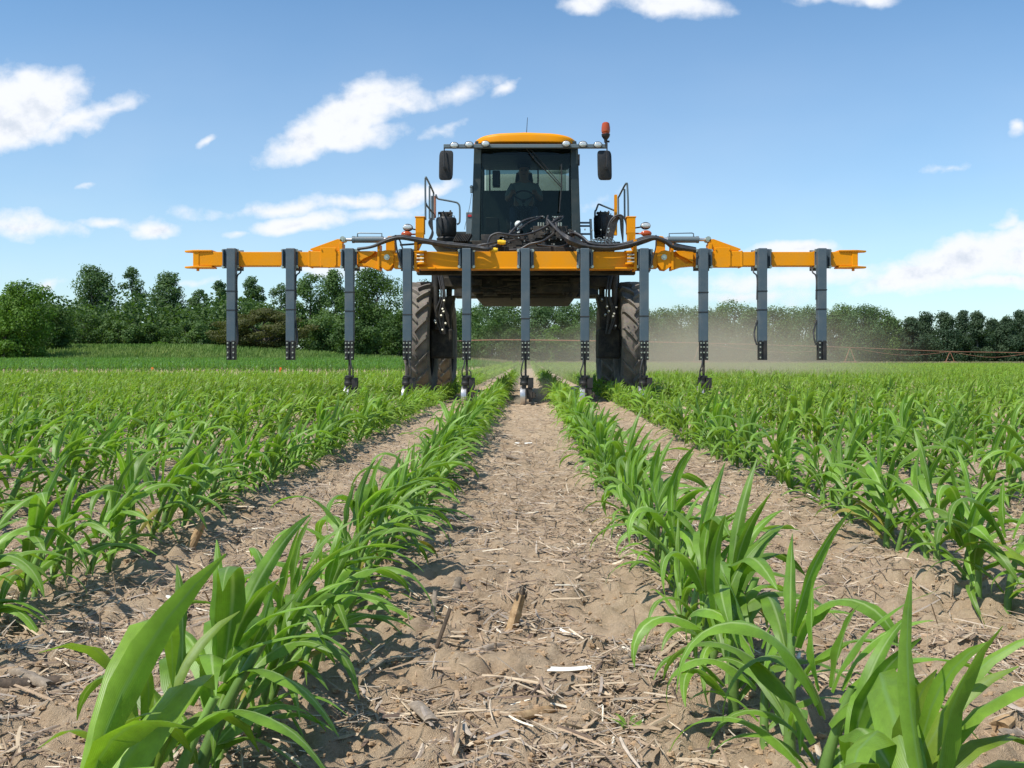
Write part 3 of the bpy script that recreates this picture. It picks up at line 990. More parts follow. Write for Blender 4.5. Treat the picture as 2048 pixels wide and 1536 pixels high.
# weed seedling
wp = g(1258, 1452)
wr = empty('weed_seedling', wp)
for k in range(6):
    l = rib(0.002, k * 1.05, 0.03, 0.012, R(35), R(50), 900 + k, 5, 2, 0.0, 0.6)
    npmesh('leaf', l[0] + np.array(wp), l[1], M['corn'], uv=l[2], parent=wr, origin=wp)
tag(wr, 'tiny green weed seedling on the bare soil of the middle strip', 'weed')

# ------------------------------------------------------------------ trees
def env_round(t): return math.sqrt(max(0, 1 - (2 * t - 1) ** 2)) ** 0.8
def env_poplar(t): return min(1, 1.5 * t + 0.72) * max(0, 1 - t) ** 0.30
def env_column(t): return 0.85 + 0.3 * math.sin(t * 9) * 0.3 if t < 0.85 else max(0.1, (1 - t) / 0.15 * 0.5)
def env_spread(t): return (min(1, t * 2.2 + 0.25)) * (1 - t ** 3) ** 0.7
def env_pine(t): return (0.55 + 0.45 * math.sin(math.pi * min(1, t * 1.3))) * (1 - t) ** 0.35


def make_tree(name, label, group, x, y, h, w, env, cols, seed, n=5200, base=0.12, leaf=0.24, flat=0.75, K=34, trunk_r=None, depth=None):
    n = int(n * 1.8); leaf = leaf * 1.12
    rg = np.random.default_rng(seed); rr = random.Random(seed)
    z0 = float(gz(np.array([x]), np.array([y]))[0]) - 0.15
    root = empty(name, (x, y, z0))
    tag(root, label, 'tree', group)
    tr = trunk_r or 0.018 * h
    zc0 = h * base
    cl = []
    K = int(K * 1.5)
    for k in range(K):
        t = (k + rr.random()) / K
        t = t ** 0.95
        a = rr.uniform(0, 6.283); rad = w / 2 * env(t) * math.sqrt(rr.uniform(0.08, 1.0))
        cr = min(w * rr.uniform(0.12, 0.21), h * 0.2) * (0.72 + 0.28 * env(t))
        cl.append((rad * 0.88 * math.cos(a), rad * 0.88 * math.sin(a) * (depth or 0.8), zc0 + t * (h - zc0 - cr * 0.6), cr))
    cl = np.array(cl)
    # leaves
    wt = cl[:, 3] ** 2; wt /= wt.sum()
    ci = rg.choice(K, n, p=wt)
    d = rg.normal(size=(n, 3)); d /= np.linalg.norm(d, axis=1)[:, None]
    rad = cl[ci, 3] * (0.45 + 0.65 * rg.random(n) ** 0.6) * np.where(rg.random(n) < 0.12, 1.3, 1.0)
    pos = cl[ci, :3] + d * rad[:, None] * np.array([1, 1, flat])
    pos[:, 2] = np.maximum(pos[:, 2], 0.1)
    nrm = d * 1.0 + rg.normal(size=(n, 3)) * 0.45 + np.array([0, 0, 0.25]); nrm /= np.linalg.norm(nrm, axis=1)[:, None]
    t1 = np.cross(nrm, rg.normal(size=(n, 3))); t1 /= np.linalg.norm(t1, axis=1)[:, None]; t2 = np.cross(nrm, t1)
    s = 0.82 * leaf * rg.uniform(0.6, 1.25, n)[:, None]
    q = np.stack([pos - t1 * s * .5, pos - t2 * s * .34 + nrm * s * 0.06, pos + t1 * s * .5, pos + t2 * s * .34 + nrm * s * 0.06], 1)
    V = q.reshape(-1, 3); Q = np.arange(n * 4).reshape(-1, 4)
    c0, c1 = np.array(cols[0]), np.array(cols[1])
    f = np.clip(rg.random(K)[ci] * 0.6 + rg.random(n) * 0.4, 0, 1)[:, None]
    C = np.repeat(c0 + (c1 - c0) * f, 4, axis=0)
    org = np.array([x, y, z0])
    npmesh('crown', V + org, Q, M['tree'], col=C, parent=root, smooth=False, origin=(x, y, z0 + h * 0.5))
    mb = MB()
    top = Vector((rr.uniform(-.03, .03) * w, 0, h * 0.82))
    tp = [Vector((0, 0, 0)), Vector((rr.uniform(-.01, .01) * w, 0, h * 0.3)), top * 0.7, top]
    mb.tube(tp, [tr * 1.25, tr, tr * 0.5, tr * 0.15], 9)
    for k in range(min(K, 14)):
        c = cl[int(k * K / 14)]
        zz = max(0.15 * h, c[2] - abs(c[0]) * 0.6 - 0.08 * h)
        zz = min(zz, h * 0.75)
        mb.tube([Vector((0, 0, zz)), Vector((c[0] * 0.5, c[1] * 0.5, (zz + c[2]) / 2 + 0.02 * h)), Vector(c[:3])], [tr * 0.42, tr * 0.25, tr * 0.08], 6)
    mb.v = [p + Vector(org) for p in mb.v]
    mb.build('trunk', M['bark'], root)
    return root


def tree_px(name, label, group, px, py, wpx, D, env, cols, seed, **kw):
    x = wx(px, D); w = wpx / F * D
    z0 = float(gz(np.array([x]), np.array([D]))[0])
    h = wz(py, D) - z0 + 0.15
    return make_tree(name, label, group, x, D, h, w, env, cols, seed, **kw)


BG = ((0.070, 0.135, 0.052), (0.150, 0.240, 0.090))     # blue green poplars
DG = ((0.046, 0.098, 0.024), (0.115, 0.195, 0.048))     # dark broadleaf
YG = ((0.075, 0.165, 0.018), (0.160, 0.285, 0.040))     # bright green
OL = ((0.075, 0.085, 0.024), (0.140, 0.145, 0.050))     # olive
PN = ((0.040, 0.080, 0.042), (0.095, 0.145, 0.072))     # pine
MG = ((0.080, 0.150, 0.045), (0.165, 0.260, 0.080))
LT = 'trees along the left and middle field edge'
tree_px('broadleaf_tree', 'bright green bushy tree at the far left edge on the grass bank', LT, 48, 560, 128, 66, env_round, YG, 1, n=6500, leaf=0.20, base=0.02)
tree_px('broadleaf_tree', 'low dark bush tree right behind the bright tree at the left edge', LT, 100, 605, 90, 72, env_round, DG, 2, n=4000, leaf=0.22, base=0.0)
tree_px('poplar_tree', 'broad tall blue-green poplar, highest on the left side', LT, 186, 528, 118, 100, env_poplar, BG, 3, n=8000, leaf=0.26, base=0.05, K=44)
tree_px('poplar_tree', 'slim columnar poplar standing alone between two broad poplars', LT, 264, 533, 66, 102, env_column, BG, 4, n=3000, leaf=0.24, K=26)
tree_px('poplar_tree', 'broad poplar just right of the slim columnar poplar', LT, 336, 543, 92, 100, env_poplar, BG, 5, n=6500, leaf=0.26, base=0.05, K=40)
tree_px('poplar_tree', 'small rounded poplar between the broad one and the first boom leg', LT, 398, 578, 46, 104, env_round, BG, 6, n=3000, leaf=0.24)
tree_px('poplar_tree', 'narrow poplar rising just left of the first drop leg', LT, 442, 560, 48, 108, env_poplar, BG, 7, n=3000, leaf=0.26)
tree_px('poplar_tree', 'poplar showing between the first two drop legs', LT, 505, 553, 66, 108, env_poplar, BG, 8, n=4200, leaf=0.26)
tree_px('broadleaf_tree', 'pale green airy tree behind the second drop leg', LT, 562, 566, 62, 112, env_round, ((0.07, 0.13, 0.05), (0.15, 0.23, 0.09)), 9, n=3600, leaf=0.24)
tree_px('broadleaf_tree', 'mid green tree between second and third drop legs', LT, 622, 545, 92, 98, env_round, MG, 10, n=6000, leaf=0.24, base=0.02)
tree_px('broadleaf_tree', 'mid green tree just left of the third drop leg', LT, 672, 538, 70, 92, env_poplar, MG, 11, n=4600, leaf=0.24, base=0.02)
tree_px('broadleaf_tree', 'large dark green tree filling the gap left of the front left tyre', LT, 752, 532, 140, 82, env_round, DG, 12, n=9500, leaf=0.22, base=0.0, K=50)
tree_px('broadleaf_tree', 'dark tree showing behind the left front tyre', LT, 845, 560, 110, 95, env_round, DG, 13, n=4600, leaf=0.24, base=0.0)
tree_px('spreading_tree', 'wide flat-topped olive brown tree in front of the poplars', LT, 528, 612, 265, 78, env_spread, OL, 14, n=13000, leaf=0.19, base=0.08, K=64, flat=0.32, trunk_r=0.22)
for i, (px, py, w_, D, c) in enumerate([(165, 625, 120, 84, DG), (238, 640, 90, 84, MG), (300, 648, 100, 86, DG), (372, 640, 110, 88, MG), (440, 640, 100, 92, DG), (650, 628, 90, 80, MG), (705, 640, 110, 74, DG), (800, 620, 90, 78, DG), (320, 684, 34, 76, YG), (378, 690, 30, 76, YG), (10, 640, 70, 64, YG)]):
    nm = ['dark bush below the highest poplar', 'mid green bush below the slim poplar', 'dark bush left of the two bright bushes', 'wide green bush below the small rounded poplar',
          'dark bush left of the wide olive tree', 'green bush at the right end of the olive tree', 'dark bush below the third drop leg', 'dark bush between the third and fourth drop legs',
          'bright yellow-green small bush at the wood edge, left one', 'bright yellow-green small bush at the wood edge, right one', 'light green bush at the left picture edge'][i]
    tree_px('bush', nm, 'bushes at the foot of the left trees', px, py, w_, D, env_round, c, 40 + i, n=3200 if w_ > 50 else 900, leaf=0.22, base=0.0, K=24)['category'] = 'bush'
# middle, seen between the wheels
mid = [(905, 622, 70, 150, MG), (940, 612, 60, 170, MG), (978, 598, 66, 178, BG), (1022, 602, 60, 184, MG), (1066, 606, 64, 178, BG), (1108, 600, 60, 186, BG), (1150, 603, 62, 180, BG), (1196, 606, 66, 186, BG), (1236, 615, 60, 184, BG)]
for i, (px, py, w_, D, c) in enumerate(mid):
    tree_px('broadleaf_tree', 'leafy tree in the wood seen between the wheels, %s from left' % ordinal(i + 1), LT, px, py, w_ * 1.6, D, env_round, c, 60 + i, n=5200, leaf=0.42, base=0.0, K=30)
for i in range(9):
    px = 900 + i * 42
    tree_px('broadleaf_tree', 'low pale tree at the wood foot between the wheels, %s from left' % ordinal(i + 1), 'low trees at the wood foot', px, [650, 662, 640, 655, 668, 648, 640, 658, 650][i], 62, 158, env_round, [YG, MG, MG, DG, MG, YG, MG, DG, MG][i], 80 + i, n=1900, leaf=0.36, base=0.0, K=22)
# right, behind the dust and beyond
rt = [(1290, 618, 66), (1325, 614, 60), (1362, 611, 62), (1400, 612, 60), (1436, 612, 56), (1468, 599, 66), (1505, 615, 56), (1545, 612, 56), (1580, 612, 62), (1622, 611, 60), (1660, 618, 56), (1690, 607, 54), (1722, 609, 60), (1756, 612, 56), (1782, 634, 40)]
for i, (px, py, w_) in enumerate(rt):
    tree_px('broadleaf_tree', 'dust-veiled tree right of the machine, %s counting rightwards' % ordinal(i + 1), 'tree line behind the dust', px, py, w_ * 1.75, 205 + (i % 3) * 8, env_poplar, MG if i % 3 else BG, 100 + i, n=5200, leaf=0.46, base=0.0, K=30)
pn = [(1822, 634, 44), (1852, 624, 56), (1890, 622, 60), (1928, 620, 50), (1955, 622, 46), (1985, 636, 44), (2012, 632, 46), (2040, 618, 52), (2072, 620, 50), (2110, 625, 60)]
for i, (px, py, w_) in enumerate(pn):
    tree_px('pine_tree', 'dark pine in the far right wood, %s right of the sky gap' % ordinal(i + 1), 'dark pines of the far right wood', px, py, w_ * 1.6, 212 + (i % 2) * 9, env_pine, PN, 130 + i, n=5600, leaf=0.46, base=0.02, K=30)
for px, D, wd_ in ((-120, 80, 'middle'), (-60, 90, 'nearest'), (-190, 76, 'outermost')):
    tree_px('broadleaf_tree', 'broadleaf tree standing beyond the left picture edge', LT, px, 575, 120, D, env_round, DG, 200 + int(D), n=3000, leaf=0.28, base=0.0)['label'] = 'dark tree beyond the left picture edge, %s of three' % wd_

# undergrowth that closes the foot of the woods
def leafmass(name, label, pts, cols, leaf, seed):
    rg = np.random.default_rng(seed); n = len(pts)
    nrm = rg.normal(size=(n, 3)) + np.array([0, -0.6, 0.6]); nrm /= np.linalg.norm(nrm, axis=1)[:, None]
    t1 = np.cross(nrm, rg.normal(size=(n, 3))); t1 /= np.linalg.norm(t1, axis=1)[:, None]; t2 = np.cross(nrm, t1)
    s = leaf * rg.uniform(0.6, 1.3, n)[:, None]
    V = np.stack([pts - t1 * s * .5, pts - t2 * s * .35, pts + t1 * s * .5, pts + t2 * s * .35], 1).reshape(-1, 3)
    c0, c1 = np.array(cols[0]), np.array(cols[1])
    C = np.repeat(c0 + (c1 - c0) * rg.random((n, 1)), 4, axis=0)
    return tag(npmesh(name, V, np.arange(n * 4).reshape(-1, 4), M['tree'], col=C, smooth=False), label, kind='stuff')


rg = np.random.default_rng(77)
def band(n, pxa, pxb, Da, Db, ha, hb):
    u = rg.random(n); D = Da + (Db - Da) * u + rg.normal(0, 3, n); px = pxa + (pxb - pxa) * u
    x = (px - VX) / F * D
    H = ha + (hb - ha) * u; H = H * (0.55 + 0.9 * np.abs(vnoise(x * 0.22, D * 0.01, 5)) + 0.5 * (vnoise(x * 0.7, D * 0.01, 6)))
    z = gz(x, D) + H * rg.random(n) ** 0.8
    return np.stack([x, D, z], -1)
leafmass('undergrowth', 'dark undergrowth along the foot of the left wood', band(34000, -120, 880, 86, 106, 5.4, 5.8), DG, 0.34, 1)
leafmass('undergrowth', 'green undergrowth along the foot of the middle wood', band(16000, 840, 1300, 180, 195, 8.5, 8.0), MG, 0.42, 2)
leafmass('undergrowth', 'undergrowth along the foot of the right woods', band(22000, 1260, 2200, 226, 232, 7.5, 8.0), PN, 0.5, 3)

# grass on the bank and the far margin
def grassmesh(name, label, x, y, h, cols, seed, w=0.035):
    rg = np.random.default_rng(seed); n = len(x)
    z = gz(x, y) - 0.02; a = rg.uniform(0, 3.14, n); lean = rg.normal(0.1, 0.22, (n, 2)) * h[:, None]
    dx, dy = np.cos(a) * w, np.sin(a) * w
    p = np.stack([x, y, z], -1)
    V = np.stack([p + np.stack([-dx, -dy, 0 * dx], -1), p + np.stack([dx, dy, 0 * dx], -1),
                  p + np.stack([lean[:, 0] + dx * .3, lean[:, 1] + dy * .3, h], -1), p + np.stack([lean[:, 0] - dx * .3, lean[:, 1] - dy * .3, h * 0.98], -1)], 1).reshape(-1, 3)
    c0, c1 = np.array(cols[0]), np.array(cols[1])
    pat = (vnoise(x * 0.35, y * 0.35, 9) + 0.5)[:, None] * 0.6 + rg.random((n, 1)) * 0.4
    C = np.repeat(c0 + (c1 - c0) * pat, 4, axis=0)
    return tag(npmesh(name, V, np.arange(n * 4).reshape(-1, 4), M['grass'], col=C), label, kind='stuff')


n = 60000
y = 63 + 31 * rg.random(n) ** 1.4; x = (rg.uniform(-90, 1000, n) - VX) / F * y
grassmesh('grass', 'tall rough grass on the bank in front of the left trees', x, y, rg.uniform(0.12, 0.36, n), ((0.10, 0.21, 0.035), (0.24, 0.32, 0.09)), 5)
n = 16000
y = 110 + 60 * rg.random(n); x = (rg.uniform(800, 2200, n) - VX) / F * y
grassmesh('grass', 'pale dry grass margin beyond the right end of the field', x, y, rg.uniform(0.25, 0.5, n), ((0.20, 0.19, 0.09), (0.34, 0.29, 0.17)), 6, w=0.06)

# ------------------------------------------------------------------ marker stakes
for px, pyt, lab in ((304, 736, 'orange marker stake at the field gap, the one farther left'), (560, 742, 'orange marker stake at the field gap near second drop leg')):
    Y = 33.0; x = wx(px, Y); z = float(gz(np.array([x]), np.array([Y]))[0])
    r0 = empty('marker_stake', (x, Y, z))
    MB().box((x, Y, z + 0.13), (0.030, 0.02, 0.30)).build('stake', M['flag'], r0)
    MB().box((x + 0.025, Y - 0.012, z + 0.24), (0.06, 0.006, 0.07), Matrix.Rotation(0.2, 3, 'Z')).build('ribbon', M['flag'], r0)
    tag(r0, lab, 'marker stake', 'orange marker stakes')

# ------------------------------------------------------------------ irrigation pipe line
ir = empty('irrigation_line', (wx(1400, 105), 105, 0.0))
tag(ir, 'long thin rusty irrigation pipe on posts in front of the right wood', 'irrigation pipe')
ip = [P(895, 682, 96), P(1060, 680, 98), P(1400, 686, 112), P(1700, 695, 140), P(1900, 703, 165), P(2060, 706, 176), P(2250, 714, 190)]
MB().tube(smooth_path(ip, 5), 0.05, 8).build('pipe', M['rust'], ir)
for q, p in enumerate(ip[2:]):
    z = float(gz(np.array([p.x]), np.array([p.y]))[0])
    MB().tube([Vector((p.x - 0.9, p.y, z)), p], 0.05, 6).tube([Vector((p.x + 0.9, p.y, z)), p], 0.05, 6).box((p.x, p.y, z + 0.3), (2.0, 0.3, 0.3)).build('support_tower', M['rust'], ir)
tr_ = MB()
for i in range(len(ip) - 1):
    a, b = ip[i], ip[i + 1]; md = (a + b) / 2 - Vector((0, 0, 0.9))
    if i >= 2: tr_.tube(smooth_path([a, (a + md) / 2 - Vector((0, 0, .15)), md, (b + md) / 2 - Vector((0, 0, .15)), b], 3), 0.03, 5)
tr_.build('truss_rod', M['rust'], ir)

# ------------------------------------------------------------------ the machine
YB = 12.2                                    # plane of the boom front
machine = empty('field_sprayer', (MX, 14.0, 0.0))
tag(machine, 'orange high clearance field machine with toolbar of eleven grey drop legs', 'sprayer')
CX = wx(1051, YB)                            # centre at the boom


def bx(px, Y=YB): return wx(px, Y)
def bolt(mb, x, y, z, r=0.016, d=0.014):
    mb.cyl((x, y, z), (x, y - d, z), r, 8)


ZT, ZBm = wz(503, YB), wz(533, YB)           # boom top and bottom
# centre beam
cb = MB().bb(bx(829), bx(1273), YB, YB + 0.19, wz(537, YB), wz(503, YB))
cb.bb(bx(838), bx(1264), YB - 0.006, YB + 0.196, wz(538.5, YB), wz(534.5, YB))
centre = cb.build('centre_beam', M['orange'], machine, 0.006)


def mirror(pts, s): return [(p if s < 0 else 2102 - p, q) for p, q in pts]


for s in (-1, 1):
    def mx(p): return p if s < 0 else 2102 - p
    def X(p, Y=YB): return wx(mx(p), Y)
    def pr(mb, pts, y0, y1): return mb.prism([(X(a), wz(b, YB)) for a, b in pts], y0, y1)
    w = MB()
    w.bb(X(396), X(618), YB + 0.005, YB + 0.185, wz(531.5, YB), wz(503.5, YB))
    w.bb(X(619), X(694), YB, YB + 0.19, wz(533, YB), wz(502, YB))
    w.bb(X(616.5), X(620.5), YB - 0.004, YB + 0.194, wz(534, YB), wz(501, YB))
    w.bb(X(386), X(398), YB - 0.004, YB + 0.194, wz(534, YB), wz(501, YB))
    outer = w.build('wing_beam', M['orange'], machine, 0.006)
    for (za, zb) in ((500, 503.2), (532, 535.2)):
        pl = MB(); xa, xb, xc = X(366), X(388), X(424)
        zt, zb_ = wz(za, YB), wz(zb, YB)
        pts = [(xa, YB + 0.06), (xb, YB - 0.02), (xc, YB - 0.01), (xc, YB + 0.20), (xb, YB + 0.21), (xa, YB + 0.13)]
        pl.add([(a, b, zt) for a, b in pts] + [(a, b, zb_) for a, b in pts], [tuple(range(6)), tuple(reversed(range(6, 12)))] + [(i, i + 6, (i + 1) % 6 + 6, (i + 1) % 6) for i in range(6)])
        pl.cyl((X(392), YB + 0.07, wz(498.5 if za < 510 else 541, YB)), (X(392), YB + 0.07, zb_), 0.018, 10)
        pl.build('end_fork', M['orange'], outer, 0.003)
    gs = MB(); pr(gs, [(620, 500), (620, 497), (674, 477.5), (683, 478), (684, 533), (679, 533), (679, 501)], YB + 0.02, YB + 0.05)
    pr(gs, [(620, 500), (620, 497), (674, 477.5), (683, 478), (684, 503)], YB + 0.13, YB + 0.16)
    gs.bb(X(678), X(684.5), YB - 0.003, YB + 0.193, wz(533.5, YB), wz(486, YB))
    gs.build('gusset', M['orange'], outer, 0.003)
    fp = MB(); fp.bb(X(641), X(673), YB - 0.014, YB - 0.001, wz(535, YB), wz(495, YB))
    fpo = fp.build('cover_plate', M['orange'], outer, 0.004)
    fb = MB()
    for (a, b) in ((643.5, 499), (670.5, 499), (643.5, 531), (670.5, 531)): bolt(fb, X(a), YB - 0.014, wz(b, YB), 0.009)
    fb.build('bolt', M['orange'], fpo)
    # inner arm with its scoop, flange and hinge
    ia = MB()
    pr(ia, [(684, 503), (716, 502), (756, 502), (758, 505), (758, 538), (752, 538), (738, 533), (716, 531), (684, 532)], YB + 0.07, YB + 0.185)
    pr(ia, [(715, 503), (720, 502), (752, 502), (742, 511), (728, 517), (716, 526)], YB + 0.0, YB + 0.072)
    pr(ia, [(716, 526), (730, 527), (745, 516), (757, 512), (758, 538), (752, 538), (735, 532.5), (716, 531)], YB + 0.01, YB + 0.074)
    ia.bb(X(755), X(759.5), YB - 0.02, YB + 0.20, wz(539.5, YB), wz(488, YB))
    arm = ia.build('inner_arm', M['orange'], machine, 0.004)
    hg = MB()
    pr(hg, [(759, 503), (772, 500), (780, 502), (788, 508), (787, 528), (779, 539), (770, 540), (759, 532)], YB + 0.0, YB + 0.045)
    pr(hg, [(759, 503), (772, 500), (780, 502), (788, 508), (787, 528), (779, 539), (770, 540), (759, 532)], YB + 0.14, YB + 0.185)
    pr(hg, [(762, 508), (782, 506), (783, 532), (762, 534)], YB + 0.045, YB + 0.14)
    pr(hg, [(771, 503), (771, 479), (775, 472), (782, 471), (788, 476), (789, 506)], YB + 0.03, YB + 0.065)
    pr(hg, [(771, 503), (771, 479), (775, 472), (782, 471), (788, 476), (789, 506)], YB + 0.12, YB + 0.155)
    hg.bb(X(787), X(803), YB + 0.02, YB + 0.17, wz(536, YB), wz(504, YB))
    hinge = hg.build('hinge', M['orange'], machine, 0.004)
    pn_ = MB().cyl((X(774), YB + 0.0, wz(514.5, YB)), (X(774), YB - 0.018, wz(514.5, YB)), 0.036, 18).cyl((X(774), YB - 0.018, wz(514.5, YB)), (X(774), YB - 0.032, wz(514.5, YB)), 0.020, 6)
    pn_.build('hinge_pin', M['zinc'], hinge)
    # folding cylinder
    zc = wz(477.5, YB); yc = YB + 0.09
    cy = MB().cyl((X(704), yc, zc), (X(765), yc, zc), 0.042, 20).cyl((X(702), yc, zc), (X(706.5), yc, zc), 0.046, 20)
    cy.tube([(X(713), yc - .02, zc + .04), (X(713), yc - .02, wz(466, YB)), (X(716), yc - .02, wz(464.5, YB)), (X(762), yc - .02, wz(465.5, YB)), (X(762), yc - .02, zc + .04)], 0.008, 6)
    cyl_o = cy.build('fold_cylinder', M['grey'], machine)
    rd = MB().cyl((X(688), yc, zc), (X(704), yc, zc), 0.021, 14).cyl((X(765), yc, zc), (X(782), yc, zc), 0.030, 14)
    rd.build('piston_rod', M['steel'], cyl_o)
    MB().cyl((X(684.5), yc - 0.07, zc), (X(684.5), yc + 0.07, zc), 0.036, 16).cyl((X(684.5), yc - 0.085, zc), (X(684.5), yc - 0.07, zc), 0.020, 10).build('clevis', M['zinc'], cyl_o)
    # bracket where wing meets the centre beam
    br = MB()
    br.bb(X(829), X(835), YB - 0.05, YB + 0.2, wz(541, YB), wz(480, YB))
    br.bb(X(829), X(854), YB - 0.055, YB - 0.002, wz(505.5, YB), wz(502, YB))
    br.bb(X(829), X(872), YB - 0.055, YB - 0.002, wz(538.5, YB), wz(535, YB))
    br.lathe([(0.001, 0), (0.056, 0), (0.056, 0.022), (0.03, 0.024), (0.03, 0.15), (0.056, 0.152), (0.056, 0.174), (0.001, 0.174)], (X(844), YB - 0.055, wz(530, YB)), 'Z', 18)
    brk = br.build('fold_bracket', M['orange'], machine, 0.003)
    bt = MB()
    for zz in (511, 518, 525): bt.cyl((X(835), YB - 0.08, wz(zz, YB)), (X(849), YB - 0.08, wz(zz, YB)), 0.012, 8)
    bt.build('bolt', M['zinc'], brk)
    # orange lamp tower
    Yt = 12.75
    lt = MB()
    xa, xb = X(831, Yt), X(848, Yt)
    lt.bb(xa, xb, Yt, Yt + 0.16, wz(466, Yt), wz(434, Yt))
    x_in = xb if s < 0 else xb
    lt.add([(xa, Yt - .004, wz(466, Yt)), (xb, Yt - .004, wz(466, Yt)), (xb, Yt + .03, wz(478, Yt)), (xa, Yt + .03, wz(502, Yt)), (X(837, Yt), Yt + .03, wz(502, Yt))], [(0, 1, 2, 4, 3)])
    lt.bb(X(831, Yt), X(834.5, Yt), Yt + 0.001, Yt + 0.16, wz(508, Yt), wz(466, Yt))
    lt.bb(X(844, Yt), X(847, Yt), Yt + 0.001, Yt + 0.10, wz(484, Yt), wz(466, Yt))
    lt.bb(X(829.5, Yt), X(849.5, Yt), Yt - 0.005, Yt + 0.17, wz(435, Yt), wz(432.5, Yt))
    tower = lt.build('lamp_tower', M['orange'], machine, 0.004)
    lm = MB(); Yl = Yt - 0.02
    cxx = (mx(815.5) if s < 0 else 1291); czz = 454.5 if s < 0 else 451
    lm.lathe([(0.001, 0.0), (0.046, 0.004), (0.058, 0.02), (0.060, 0.05), (0.04, 0.09), (0.001, 0.10)], (wx(cxx, Yl), Yl, wz(czz, Yl)), 'Y', 20)
    lm.tube([(wx(cxx, Yl), Yl + .08, wz(czz, Yl)), (X(831, Yl), Yl + .1, wz(czz + 4, Yl))], 0.012, 6)
    for i_, v in enumerate(lm.v):
        pass
    lo = lm.build('work_light', M['black'], tower)
    MB().ball((wx(cxx, Yl), Yl - 0.004, wz(czz, Yl)), 0.050, 16, (1.15, 0.25, 0.80)).build('lens', M['lamp'], lo)
    lo.scale = (1.15, 1, 0.85)
    cxx = 813 if s < 0 else 1292.5; czz = 468.5 if s < 0 else 467
    am = MB().ball((wx(cxx, Yl), Yl, wz(czz, Yl)), 0.066, 18, (1.12, 0.5, 0.66)).tube([(wx(cxx, Yl), Yl + .02, wz(czz, Yl)), (X(831, Yl), Yl + .1, wz(czz - 2, Yl))], 0.012, 6)
    am.build('turn_signal', M['amber'], tower)

